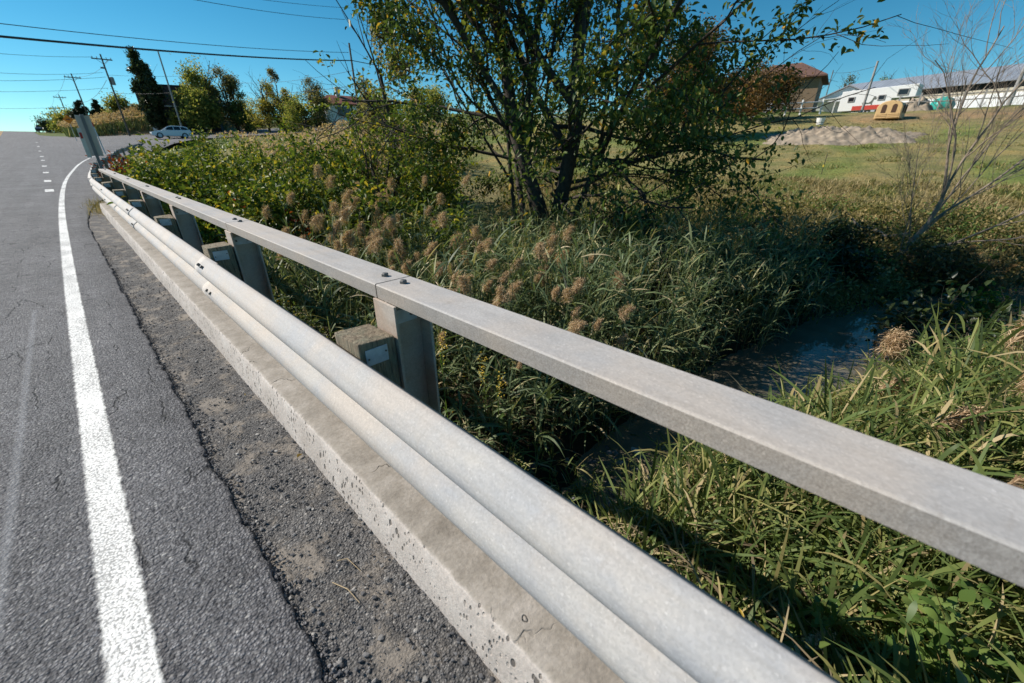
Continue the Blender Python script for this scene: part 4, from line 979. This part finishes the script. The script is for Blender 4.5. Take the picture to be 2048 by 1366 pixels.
crown_tree('leafy_tree', 'round airy tree with greyish top left of the red-roofed house', 617, 150, 82, 6.4, 'pale_leaf', r7, 2600, .26)
crown_tree('leafy_tree', 'low bushy green tree below the airy tree beside the red-roofed house', 600, 190, 80, 6.0, 'far_leaf', r7, 1700, .30, low=.02)
crown_tree('leafy_tree', 'small dark tree filling the gap between the golden and the airy trees', 568, 200, 90, 5.0, 'conifer', r7, 1300, .32, low=.02)
crown_tree('conifer_tree', 'dark pointed conifer just right of the grey marker board', 190, 203, 128, 5.5, 'conifer', r7, 1500, .40, 'cone')
crown_tree('conifer_tree', 'dark bushy conifer behind the top of the grey marker board', 152, 199, 134, 7.0, 'conifer', r7, 1500, .42, 'cone')
crown_tree('roadside_bush', 'olive bushy tree between the conifers and the tall poplar', 232, 190, 118, 7.0, 'far_leaf', r7, 1900, .38, low=.02)
crown_tree('roadside_bush', 'olive tree under the cross-arm poles left of the marker board', 125, 222, 140, 8.0, 'far_leaf', r7, 1300, .45, low=.02)
crown_tree('roadside_bush', 'lowest roadside tree farthest along the road near the crest', 104, 236, 150, 6.5, 'poplar', r7, 1000, .45, low=.02)
crown_tree('roadside_bush', 'tiny dark treetop peeping over the road crest at the left edge', 5, 262, 230, 4.5, 'far_leaf', r7, 500, .5, low=.02)
crown_tree('young_tree', 'slender pale-leaved young tree standing left of the big tree beside the pole', 768, 40, 15, 1.9, 'pale_leaf', r7, 1500, .12, 'column', low=.2)
crown_tree('young_tree', 'sparse pale tree right of the pole above the thicket', 725, 165, 24, 2.2, 'pale_leaf', r7, 900, .13, low=.2)
crown_tree('leafy_tree', 'bushy olive tree beyond the thicket right behind the red-roofed house', 765, 185, 48, 6.5, 'far_leaf', r7, 2600, .22, low=.02)
crown_tree('leafy_tree', 'dull green tree in the distance behind the left stems of the big tree', 850, 178, 52, 6.0, 'far_leaf', r7, 2200, .24, low=.02)
crown_tree('rusty_tree', 'dense brownish-green tree by the white fence behind the right side of the big tree', 1400, 55, 38, 6.2, 'rust_leaf', r7, 6500, .22, low=.25)
crown_tree('rusty_tree', 'second dense dark tree beside the brick house behind the big tree', 1522, 105, 50, 7.5, 'rust_leaf', r7, 4200, .26, low=.12)
crown_tree('distant_tree', 'faint treetops rising behind the low end of the barn roof', 1700, 146, 112, 5.0, 'pale_leaf', r7, 600, .35)
crown_tree('distant_tree', 'small dark treetop showing above the barn roof ridge', 1778, 140, 112, 4.0, 'far_leaf', r7, 500, .35)

# ================================================================== BUILDINGS AND FARM THINGS
def facing(p):                              # rotation that turns local -Y towards the camera
    return -math.atan2(p[0], p[1])
def gnd(px, D_, py=260):
    p = at(px, py, D_); return np.array([p[0], p[1], float(ground(p[0], p[1]))])
M['roof_metal'] = None
def roof_mat(name, c0, c1, scale, rough=.45):
    mt, n, b = new_mat(name); co = coords(n, obj=True)
    wv = n.nodes.new('ShaderNodeTexWave'); wv.inputs['Scale'].default_value = scale; wv.bands_direction = 'X'; L(n, co, wv.inputs['Vector'])
    c = ramp(n, wv.outputs['Fac'], [(.1, c0), (.25, c1)]); c = mix(n, 1.0, c, ramp(n, noise(n, co, .7, 4), [(.3, .85), (.7, 1.1)]), 'MULTIPLY')
    L(n, c, b.inputs['Base Color']); b.inputs['Roughness'].default_value = rough; return mt
M['barn_roof'] = roof_mat('ribbed_metal_roof', (.20, .225, .27), (.27, .30, .35), .55)
M['red_roof'] = roof_mat('red_roof_shingle', (.16, .045, .03), (.21, .06, .042), 2, .8)
M['brown_roof'] = roof_mat('brown_roof_shingle', (.12, .062, .045), (.15, .08, .06), 2, .85)
M['grey_roof'] = roof_mat('grey_roof_shingle', (.24, .24, .25), (.29, .29, .30), 2, .8)
def brick_mat(name, c1, c2, mortar):
    mt, n, b = new_mat(name); t = n.nodes.new('ShaderNodeTexBrick'); t.inputs['Scale'].default_value = 3.2
    t.inputs['Color1'].default_value = c1+(1,); t.inputs['Color2'].default_value = c2+(1,); t.inputs['Mortar'].default_value = mortar+(1,)
    co = coords(n, obj=True); mp = n.nodes.new('ShaderNodeMapping'); mp.inputs['Rotation'].default_value = (R(90), 0, 0); L(n, co, mp.inputs[0]); L(n, mp.outputs[0], t.inputs['Vector'])
    L(n, t.outputs['Color'], b.inputs['Base Color']); b.inputs['Roughness'].default_value = .85; return mt
M['brick'] = brick_mat('tan_brick', (.26, .17, .10), (.21, .13, .075), (.20, .17, .13))
M['dark_brick'] = brick_mat('dark_brown_brick', (.085, .055, .055), (.065, .042, .045), (.07, .06, .06))
M['cream'] = plain('cream_boarding', (.52, .46, .36), .75)
M['white_sheet'] = plain('white_curtain_wall', (.82, .82, .82), .6, 0, .04)
def gable_roof(name, mat, parent, x0, x1, y0, y1, z0, z1, over=.3, th=.12, ridge='x'):
    mb = MB()
    if ridge == 'x':
        ym = (y0+y1)/2; k = (z1-z0)/(ym-y0); a, b = y0-over, y1+over; zz = z0-k*over
        pr = [(a, zz), (ym, z1), (b, zz), (b, zz+th), (ym, z1+th*1.15), (a, zz+th)]; mb.prism(pr, x0-over, x1+over, 'x')
    else:
        xm = (x0+x1)/2; k = (z1-z0)/(xm-x0); a, b = x0-over, x1+over; zz = z0-k*over
        pr = [(a, zz), (xm, z1), (b, zz), (b, zz+th), (xm, z1+th*1.15), (a, zz+th)]; mb.prism(pr, y0-over, y1+over, 'y')
    return mb.build(name, mat, parent)
def window(parent, x, z, wd, ht, y, frame='white', pane='dark', fr=.08):
    mb = MB(); d = .05
    mb.box(x-wd/2-fr, x+wd/2+fr, y-d, y+.02, z+ht/2, z+ht/2+fr).box(x-wd/2-fr, x+wd/2+fr, y-d, y+.02, z-ht/2-fr, z-ht/2).box(x-wd/2-fr, x-wd/2, y-d, y+.02, z-ht/2, z+ht/2).box(x+wd/2, x+wd/2+fr, y-d, y+.02, z-ht/2, z+ht/2)
    f = mb.build('window', M[frame], parent); MB().box(x-wd/2, x+wd/2, y-.02, y-.012, z-ht/2, z+ht/2).build('pane', M[pane], f); return f

# the long barn: local x along its length, local -y is the side that faces us
A_, B_ = at(1668, 190, 97), at(2230, 190, 86)
zb = 6.0; dv = B_-A_; ln = math.hypot(dv[0], dv[1]); rz = math.atan2(dv[1], dv[0])
barn = empty('long_barn', (A_[0], A_[1], zb), 'long white barn with a ribbed metal roof at the top of the field', 'barn', rz=rz)
W_ = 9
MB().box(0, ln, 0, W_, -2.5, 2.05).build('wall', M['white_sheet'], barn)
MB().box(0, ln, .02, W_-.02, 2.05, 2.6).build('cream_band', M['cream'], barn)
MB().box(.3, ln-.3, .35, W_-.35, 2.6, 3.6).build('open_eave', M['shade'], barn)
mb = MB()
for k in range(int(ln/3)): mb.box(k*3+.3, k*3+.42, .06, .18, 2.6, 3.55)
mb.build('eave_posts', M['shade'], barn)
gable_roof('roof', M['barn_roof'], barn, 0, ln, 0, W_, 3.55, 5.55, .5, .12)
MB().prism([(.02, 3.3), (W_/2, 5.4), (W_-.02, 3.3)], 0.0, .1, 'x').build('gable_end', M['white_sheet'], barn)
for k in range(9):
    mb = MB(); cx_ = 10+k*4.2
    mb.prism([(cx_+1.5*math.cos(t), .05+1.75*math.sin(t)) for t in np.linspace(0, math.pi, 14)], -.05, .02, 'y'); mb.build('arched_panel', plain('arched_panel_white', (.72, .73, .75), .5, 0, .03) if k == 0 else bpy.data.materials['arched_panel_white'], barn)

# white gabled shed in front of the barn's low end
p = gnd(1672, 84); shd = empty('gabled_shed', (p[0], p[1], p[2]), 'small white gabled shed with grey roof in front of the left end of the barn', 'shed', rz=facing(p)+R(-6))
MB().box(-3.1, 3.1, 0, 9, -.5, 1.9).build('wall', M['white'], shd)
MB().prism([(-3.1, 1.9), (0, 3.35), (3.1, 1.9)], 0, 9, 'y').build('gable', M['white'], shd)
gable_roof('roof', M['grey_roof'], shd, -3.1, 3.1, 0, 9, 1.95, 3.4, .35, .13, 'y')
window(shd, -1.6, .9, 1.2, .9, 0); window(shd, 1.5, .9, 1.0, .9, 0)
# horse trailer
p = gnd(1722, 77); tr_ = empty('horse_trailer', (p[0], p[1], p[2]), 'white gooseneck horse trailer with a red lower band parked before the barn', 'trailer', rz=facing(p)+R(-14)); tr_.scale = (1.12, 1.12, 1.12)
MB().prism([(-3.0, .45), (1.9, .45), (1.9, 1.5), (3.9, 1.5), (3.9, 2.75), (-3.0, 2.55)], -.1, 2.1, 'y').build('body', M['white'], tr_, .05)
MB().box(-1.6, 1.85, -.112, -.1025, .5, .95).build('red_band', plain('red_trailer_band', (.55, .055, .035), .5), tr_)
MB().prism([(1.25, .5), (1.85, .5), (1.85, 1.25), (1.35, 1.05)], -.122, -.1145, 'y').build('red_panel', plain('orange_red_panel', (.65, .10, .05), .5), tr_)
for wx in (-1.9, .95): window(tr_, wx, 1.65, .5, .38, -.11, 'grey_pole')
window(tr_, 2.75, 2.05, .8, .5, -.11, 'grey_pole')
hp = MB().prism([(-.75, 1.25), (-.45, 1.3), (-.15, 1.2), (.1, 1.4), (.2, 1.75), (.38, 1.85), (.42, 1.7), (.55, 1.6), (.5, 1.5), (.3, 1.5), (.22, 1.1), (.3, .98), (.15, .98), (.1, 1.1), (-.35, 1.08), (-.5, .98), (-.65, .98)], -.116, -.1035, 'y'); hp.build('horse_decal', plain('dark_decal', (.12, .13, .11), .6), tr_)
for wx in (-.5, .5):
    w_ = MB().tube([(wx, -.04, .38), (wx, .22, .38)], .38, 16).build('wheel', M['shade'], tr_); MB().tube([(wx, -.055, .38), (wx, -.035, .38)], .2, 12).build('hub', M['plate'], w_)
MB().box(3.3, 3.42, .95, 1.07, 0, 1.5).box(3.2, 3.52, .85, 1.17, -.02, .06).build('hitch_leg', M['shade'], tr_)
# awning-like white roofs left of the trailer
p = gnd(1652, 80); ls = empty('lean_to', (p[0], p[1], p[2]), 'low white open lean-to between the brick house and the horse trailer', 'shelter', rz=facing(p)+R(8))
MB().prism([(-2.2, 1.55), (2.4, 1.95), (2.4, 2.08), (-2.2, 1.68)], -.2, 2.4, 'y').build('roof', M['white'], ls)
MB().box(-2.1, 2.3, 2.2, 2.3, 0, 1.6).build('wall', M['white'], ls)
for wx in (-2.0, 0.1, 2.2): MB().box(wx-.05, wx+.05, -.1, 0, -.3, 1.75).build('post', M['white'], ls)
# tan plastic hay feeder
p = gnd(1777, 47.5, 238); hf_ = empty('hay_feeder', (p[0], p[1], p[2]), 'tan moulded plastic hay feeder hut with two arched openings', 'hay feeder', rz=facing(p)+R(-14))
M['tan'] = plain('tan_plastic', (.56, .37, .17), .55, 0, .08)
w2 = .82; prof = [(-w2, 0), (w2, 0), (w2*.97, .85)]+[(w2*.94*math.cos(t), .85+.42*math.sin(t)) for t in np.linspace(.35, math.pi-.35, 9)]+[(-w2*.97, .85)]
MB().prism(prof, -.75, .75, 'y', [(a*.93, b*.98) for a, b in prof]).build('shell', M['tan'], hf_, .06)
for wx in (-.32, .32):
    pr = [(wx-.15, .42), (wx+.15, .42)]+[(wx+.15*math.cos(t), .86+.15*math.sin(t)) for t in np.linspace(0, math.pi, 8)]
    MB().prism(pr, -.765, -.752, 'y').build('arched_opening', plain('brown_opening', (.07, .035, .02), .9), hf_)
for z in (.10, .22, .33): MB().box(-.7, -.04, -.785, -.755, z-.035, z+.03).box(.04, .7, -.785, -.755, z-.035, z+.03).build('ledge', M['tan'], hf_, .012)
for y_ in (-.3, .35):
    pr = [(y_-.16, .40), (y_+.16, .40)]+[(y_+.16*math.cos(t), .82+.15*math.sin(t)) for t in np.linspace(0, math.pi, 8)]
    MB().prism(pr, .80, .812, 'x').build('arched_opening', bpy.data.materials['brown_opening'], hf_)
# white tub, stake, heap of teal sheeting, dirt mound
p = gnd(1643, 45.5, 235); o = MB().tube([(0, 0, 0), (0, 0, .5), (0, 0, .52)], [.24, .31, .33], 14).build('feed_tub', M['white'], smooth_=False); o.location = p; tag(o, 'white plastic tub standing in the grass left of the hay feeder', 'tub')
p = gnd(1648, 23, 330); st = empty('marker_stake', p, 'thin dark stake with a yellow band standing in the field', 'stake')
MB().tube([(0, 0, 0), (.03, 0, .8)], .014, 6).build('rod', M['bark'], st); MB().tube([(.0105, 0, .30), (.014, 0, .39)], .032, 8).build('yellow_band', M['yellow'], st)
p = gnd(1880, 60, 222); n_ = 16; mb = MB()
ring = lambda z, q_: [(q_*math.cos(2*math.pi*k/n_)*(1.25+.2*math.sin(k*2.1)), q_*math.sin(2*math.pi*k/n_)*(.9+.15*math.cos(k*1.7)), z+.07*math.sin(k*1.9+z*9)) for k in range(n_)]
rs = [ring(-.1, .85), ring(.35, .95), ring(.75, .7), ring(1.0, .25)]
mb.add([q for r_ in rs for q in r_], [(i*n_+k, i*n_+(k+1) % n_, (i+1)*n_+(k+1) % n_, (i+1)*n_+k) for i in range(3) for k in range(n_)]+[tuple(range(3*n_, 4*n_))])
o = mb.build('tarp_bundle', plain('teal_sheeting', (.03, .36, .30), .35), smooth_=True); o.location = p; tag(o, 'shiny teal bundle of sheeting lying before the barn wall', 'bundle')
p = gnd(1828, 57, 225); g_ = 14; vv = []; ff = []
def mound(name, lab, c, rx, ry, h, mat, rz, r, res=44):
    u = np.linspace(-1, 1, res); Xm, Ym = np.meshgrid(u, u); rr_ = np.hypot(Xm, Ym)*(1+.22*nz(np.arctan2(Ym, Xm)*2, 0, 1, 3)+.12*nz(Xm, Ym, 6, 8))
    hz = h*np.clip(1-rr_**2, -.1, 1)**.8 if False else h*np.clip(1-rr_**2, 0, 1)
    hz = hz*(1+.35*nz(Xm, Ym, 5, 3)+.30*nz(Xm, Ym, 15, 6)+.12*nz(Xm, Ym, 41, 2))+.05*h*r.normal(size=hz.shape)*(rr_ < .95)
    ca, sa = math.cos(rz), math.sin(rz); xx = c[0]+Xm*rx*ca-Ym*ry*sa; yy = c[1]+Xm*rx*sa+Ym*ry*ca
    zz = ground(xx, yy)-.10+hz; ii = np.arange(res*res).reshape(res, res)
    return tag(mesh_np(name, np.stack([xx, yy, zz], -1).reshape(-1, 3), np.stack([ii[:-1, :-1], ii[:-1, 1:], ii[1:, 1:], ii[1:, :-1]], -1).reshape(-1, 4), mat), lab, 'mound')
dirt = plain('pale_dry_soil', (.30, .245, .185), .95, 0, .45, 2.2, .9)
mound('gravel_heap', 'small tan heap of gravel between the hay feeder and the barn', p, 1.8, 1.3, 1.0, dirt, 0, r7, 20)
pc = gnd(1672, 37.5, 265); mound('dirt_mound', 'wide low mound of bare pale soil on the slope below the hay feeder', pc, 4.8, 3.4, .62, dirt, facing(pc), r7, 90)
# brick house with hip roof
p = gnd(1552, 66); bh = empty('brick_house', (p[0], p[1], p[2]), 'tan brick house with a brown hip roof behind the right side of the big tree', 'house', rz=facing(p)+R(-6))
MB().box(-5.2, 3.2, 0, 8, -.8, 3.6).build('wall', M['brick'], bh)
e = .6; MB().add([(-5.2-e, -e, 3.6), (3.2+e, -e, 3.6), (3.2+e, 8+e, 3.6), (-5.2-e, 8+e, 3.6), (-2.4, 4, 5.6), (.6, 4, 5.6), (-5.2-e, -e, 3.45), (3.2+e, -e, 3.45), (3.2+e, 8+e, 3.45), (-5.2-e, 8+e, 3.45)], [(0, 1, 5, 4), (1, 2, 5), (2, 3, 4, 5), (3, 0, 4), (6, 7, 1, 0), (7, 8, 2, 1), (8, 9, 3, 2), (9, 6, 0, 3), (9, 8, 7, 6)]).build('roof', M['brown_roof'], bh)
window(bh, .2, 2.5, 1.0, 1.1, 0, 'white', 'plate'); window(bh, -3.2, 2.5, 1.4, 1.1, 0)
MB().box(-2.0, -1.0, -.04, .02, -.2, 1.9).build('door', M['white'], bh)
# red-roofed house
p = gnd(708, 86); rh = empty('red_roofed_house', (p[0], p[1], 6.1), 'low white house with dark red roof and chimney between the middle trees', 'house', rz=facing(p)+R(12))
MB().box(-4.2, 2.6, 0, 7, -3, 2.5).build('wall', M['white'], rh)
e = .5; rf = MB().add([(-4.2-e, -e, 2.5), (2.6+e, -e, 2.5), (2.6+e, 7+e, 2.5), (-4.2-e, 7+e, 2.5), (-3.0, 3.5, 4.1), (1.4, 3.5, 4.1), (-4.2-e, -e, 2.3), (2.6+e, -e, 2.3), (2.6+e, 7+e, 2.3), (-4.2-e, 7+e, 2.3)], [(0, 1, 5, 4), (1, 2, 5), (2, 3, 4, 5), (3, 0, 4), (6, 7, 1, 0), (7, 8, 2, 1), (8, 9, 3, 2), (9, 6, 0, 3), (9, 8, 7, 6)]).build('roof', M['red_roof'], rh)
MB().box(-1.6, -.9, 2.6, 3.3, 3.6, 5.1).box(-1.68, -.82, 2.52, 3.38, 5.1, 5.25).build('chimney', plain('pale_chimney', (.5, .48, .46), .8), rf)
window(rh, -1.2, 1.3, 2.2, 1.5, 0); window(rh, 1.5, 1.1, .9, 1.7, 0)
# dark flat-roofed building
p = gnd(326, 104); db = empty('dark_building', (p[0], p[1], p[2]), 'dark brown flat-roofed building behind the tall poplar', 'building', rz=facing(p)+R(-10))
MB().box(-1.0, 9, .8, 8, -1.5, 4.6).build('wall', M['shade'], db)
MB().box(-2.2, 9.6, 0, 8.4, 4.6, 7.6).build('upper_wall', M['dark_brick'], db)
MB().box(-2.25, 9.65, -.05, 8.45, 7.6, 7.85).build('roof_edge', M['shade'], db)
MB().box(-1.4, -.9, .1, .6, -1.5, 4.45).build('porch_post', M['white'], db); MB().box(-2.22, 9.62, -.03, .1, 4.45, 4.6).build('white_trim', M['white'], db)

# white paddock fence
fc = empty('paddock_fence', (0, 0, 0), 'white two-rail paddock fence running from the big tree to the lean-to', 'fence')
fp = [at(px, 225, D_) for px, D_ in [(1085, 52), (1133, 52), (1185, 52), (1238, 52), (1290, 52), (1340, 52), (1390, 52), (1440, 52), (1478, 53), (1508, 54), (1540, 55), (1570, 56), (1600, 57), (1640, 58)]]
fp = [np.array([q[0], q[1], float(ground(q[0], q[1]))]) for q in fp]
for q in fp: MB().box(-.07, .07, -.07, .07, -.2, 1.35).build('post', M['white'], fc).location = q
for zz in (.55, 1.08):
    for a, b in zip(fp[:-1], fp[1:]):
        if zz == .55 and fp.index(b) if False else False: continue
        MB().tube([a+np.array([0, 0, zz]), b+np.array([0, 0, zz])], .065, 4).build('rail', M['white'] if b[0] < 54 else M['plate'], fc)
# wooden fence at the right edge
wf = empty('wooden_fence', (0, 0, 0), 'weathered grey rail fence between the field and the barn at the right edge', 'fence')
fq = [at(px, 225, 56) for px in (1790, 1830, 1872, 1915, 1955, 1995, 2040, 2090)]; fq = [np.array([q[0], q[1], float(ground(q[0], q[1]))]) for q in fq]
for q in fq: MB().box(-.06, .06, -.06, .06, -.2, 1.4).build('post', M['grey_pole'], wf).location = q
for zz in (.7, 1.15):
    for a, b in zip(fq[:-1], fq[1:]): MB().tube([a+np.array([0, 0, zz]), b+np.array([0, 0, zz])], .045, 4).build('rail', M['grey_pole'], wf)

# white car on the side road
def car(name, lab, pos, rz, paint):
    t = empty(name, pos, lab, 'car', rz=rz)      # local -x is the front, length along x, left side faces -y
    low = [(-2.3, .42), (-2.28, .62), (-2.15, .80), (-1.25, .98), (-.95, 1.0), (2.15, 1.06), (2.28, .9), (2.3, .45), (2.1, .30), (-2.1, .30)]
    b = MB().prism(low, -.9, .9, 'y').build('body', paint, t, .06, seg=3)
    cab = [(-1.1, .98), (-.25, 1.52), (.2, 1.60), (1.5, 1.56), (1.95, 1.42), (2.22, 1.04)]; tp = [(a, z) for a, z in cab]
    mb = MB(); n_ = len(cab)
    mb.add([(a, -.86+.20*(z-.98)/.62, z) for a, z in cab]+[(a, .86-.20*(z-.98)/.62, z) for a, z in cab], [tuple(range(n_))[::-1], tuple(range(n_, 2*n_))]+[(i, (i+1) % n_, n_+(i+1) % n_, n_+i) for i in range(n_)])
    mb.build('cabin', paint, t, .05, seg=3)
    def side(pts, y0): return MB().add([(a, y0+(.20*(z-.98)/.62)*(1 if y0 < 0 else -1), z) for a, z in pts]+[(a, y0+(.20*(z-.98)/.62+.02)*(1 if y0 < 0 else -1), z) for a, z in pts], [tuple(range(len(pts)))[::-1], tuple(range(len(pts), 2*len(pts)))]+[(i, (i+1) % len(pts), len(pts)+(i+1) % len(pts), len(pts)+i) for i in range(len(pts))])
    for sy in (-1, 1):
        for pts in ([(-.82, 1.05), (-.2, 1.44), (.28, 1.50), (.28, 1.06)], [(.36, 1.06), (.36, 1.51), (1.05, 1.49), (1.12, 1.07)], [(1.2, 1.08), (1.15, 1.48), (1.5, 1.46), (1.85, 1.3), (1.98, 1.1)]): side(pts, sy*.872).build('side_window', M['dark'], t)
        for wx in (-1.42, 1.42):
            w_ = MB().tube([(wx, sy*.93, .36), (wx, sy*.68, .36)], .36, 18).build('wheel', M['shade'], t)
            MB().tube([(wx, sy*.945, .36), (wx, sy*.925, .36)], .23, 14).build('rim', M['plate'], w_)
        MB().box(-.72, -.55, sy*.98-.08, sy*.98+.08, 1.02, 1.15).build('mirror', paint, t, .03)
        MB().box(-2.26, -1.9, sy*.72-.16, sy*.72+.16, .68, .80).build('headlight', M['plate'], t, .04)
    MB().prism([(-1.02, 1.04), (-.27, 1.5), (-.25, 1.525), (-1.06, 1.03)], -.68, .68, 'y').build('windscreen', M['dark'], t)
    MB().box(-2.32, -2.25, -.55, .55, .40, .60).build('grille', M['shade'], t)
    return t
p = at(345, 275, 80); zc = float(side_z(p[0], p[1]))
car('parked_car', 'white hatchback-style SUV on the side road below the broad tree', (p[0], p[1], zc), facing(p)+R(8), plain('white_car_paint', (.74, .75, .77), .25, 0, .02))
for px, D_, lab, c in [(88, 158, 'tiny dark car far up the road beside the lowest roadside tree', (.05, .06, .08))]:
    p = at(px, 268, D_); o = car('distant_car', lab, (p[0], p[1], float(zr(p[1]))), R(84), plain('dark_car_paint_%d' % px, c, .3))

# ================================================================== POLES, SIGNS AND WIRES
def pole(name, lab, px, py_top, D_, lean_px=None, mat='pole', arm=True, extra=None, py_base=240, rad=.14):
    p = at(px, py_top, D_); g = float(ground(p[0], p[1]))-.3; h = p[2]-g
    t = empty(name, (p[0], p[1], g), lab, 'utility pole')
    MB().tube([(0, 0, 0), (0, 0, h)], [rad, rad*.72], 9).build('shaft', M[mat], t)
    if arm:
        MB().box(-1.25, 1.25, -.06, .06, h-.75, h-.60).build('crossarm', M[mat], t)
        for sx in (-1.1, -.55, .55, 1.1): MB().tube([(sx, 0, h-.60), (sx, 0, h-.38)], .05, 6).build('insulator', M['plate'], t)
        MB().tube([(-.7, -.02, h-.7), (0, -.1, h-1.4)], .025, 4).tube([(.7, -.02, h-.7), (0, -.1, h-1.4)], .025, 4).build('brace', M[mat], t)
    if extra == 'transformer':
        MB().tube([(.36, 0, h-4.1), (.36, 0, h-3.1), (.36, 0, h-3.0)], [.26, .26, .14], 10).build('transformer', M['grey_pole'], t)
        MB().box(-.55, -.1, -.1, .1, h-1.95, h-1.75).build('cutout', M['pole'], t)
    t.rotation_euler = (0, 0, R(-4)); return p
PA = pole('utility_pole', 'tallest cross-arm pole carrying a transformer left of the poplar', 200, 108, 100, extra='transformer')
PB = pole('utility_pole', 'cross-arm pole rising behind the grey marker board', 142, 147, 132)
PC = pole('utility_pole', 'third cross-arm pole up the road with its head level with the conifers', 117, 189, 175)
PD = pole('utility_pole', 'small cross-arm pole far up the road left of the third one', 105, 212, 215)
PE = pole('utility_pole', 'smallest cross-arm pole at the far end of the line near the crest', 94, 226, 262)
PT = pole('lamp_pole', 'plain pale pole without arms standing behind the white car', 316, 103, 92, mat='grey_pole', arm=False, rad=.13)
PM = pole('utility_pole', 'bare dark wooden pole left of the big tree where the thick cable ends', 698, 86, 58, arm=False, rad=.13)
PR = pole('utility_pole', 'weathered grey pole standing behind the horse trailer', 1756, 122, 72, mat='grey_pole', arm=False, rad=.15)
PX = pole('utility_pole', 'grey wooden pole at the right edge in front of the barn', 2062, 110, 62, mat='grey_pole', arm=False, rad=.17)
PS = pole('utility_pole', 'thin distant pole beside the left end of the barn roof', 1667, 140, 105, arm=False, rad=.10)
p = at(136, 239, 88); g = float(ground(p[0], p[1])); ws = empty('warning_sign', (p[0], p[1], g), 'orange-yellow diamond warning sign left of the marker board', 'road sign')
h = p[2]-g; q = .55; MB().prism([(0, h-q), (q, h), (0, h+q), (-q, h)], -.02, .0, 'y').build('sign_face', plain('amber_sign', (1.0, .24, .0), .5, 0, .03), ws)
MB().prism([(-.2, h-.03), (.06, h-.03), (.06, h-.1), (.22, h+.03), (.06, h+.15), (.06, h+.07), (-.2, h+.07)], -.03, -.021, 'y').build('arrow', M['shade'], ws)
MB().tube([(0, .04, 0), (0, .04, h+.3)], .03, 6).build('post', M['plate'], ws)
def wire(lab, a, b, sag, rad):
    a, b = np.array(a), np.array(b); u = np.linspace(0, 1, 25)[:, None]; pt = a+(b-a)*u; pt[:, 2] -= (4*sag*u*(1-u))[:, 0]
    return tag(MB().tube(list(pt), rad, 5, False).build('power_line', M['wire']), lab, 'cable')
wire('thick black cable crossing the whole left sky to the bare dark pole', at(-60, 67, 34), at(704, 121, 58), .25, .055)
wire('thick black cable going on behind the big tree from the bare dark pole', at(704, 121, 58), at(1000, 165, 66), .25, .04)
wire('thin wire running above the thick cable to the top of the bare dark pole', at(-60, 40, 40), at(697, 105, 58), .3, .022)
wire('thin wire across the top of the sky left of the big tree', at(360, -6, 45), at(690, 39, 60), .2, .02)
wire('faint wire in the top left sky starting higher than the other one', at(470, -8, 45), at(700, 16, 60), .1, .016)
wire('topmost wire reaching the cross-arm pole with the transformer from the left', at(-60, 102, 90), PA+np.array([-1.0, 0, -.5]), .2, .022)
wire('wire just above the middle of the transformer pole running off to the left', at(-60, 142, 90), at(206, 145, 100), .3, .02)
wire('second wire of the pair running left from the transformer pole', at(-60, 161, 92), at(212, 154, 100), .2, .022)
wire('low wire running left from below the transformer', at(-60, 183, 95), at(216, 176, 100), .2, .02)
wire('lowest faint wire running left over the road crest', at(-60, 216, 110), at(150, 213, 132), .2, .02)
wire('slack cable dipping between the transformer pole and the pole behind the marker board', at(213, 160, 100), at(160, 205, 132), .8, .025)
wire('taut wire between the two nearest cross-arm pole heads', PA+np.array([1.0, 0, -.5]), PB+np.array([1.0, 0, -.5]), .6, .018)
wire('wire between the second and third cross-arm pole heads', PB+np.array([-1.0, 0, -.5]), PC+np.array([-1.0, 0, -.5]), .6, .02)
wire('wire between the third and fourth cross-arm pole heads', PC+np.array([-1.0, 0, -.5]), PD+np.array([-1.0, 0, -.5]), .6, .02)
wire('wire from the transformer pole to the pale plain pole', at(218, 185, 100), at(345, 185, 93), .2, .025)
wire('high wire from the transformer pole past the pale plain pole', at(212, 150, 100), at(420, 150, 96), .2, .018)
wire('wire rising from behind the trees to the middle of the bare dark pole', at(470, 165, 95), at(710, 140, 58), .5, .018)
wire('lower wire rising to the bare dark pole above the red roof', at(480, 185, 95), at(715, 170, 58), .4, .022)
wire('slanting guy wire left of the lower part of the bare dark pole', at(676, 167, 57), at(712, 192, 58), .0, .018)
wire('thin wire from the far pole to the weathered pole behind the trailer', at(1667, 145, 105), at(1752, 132, 72), .3, .02)
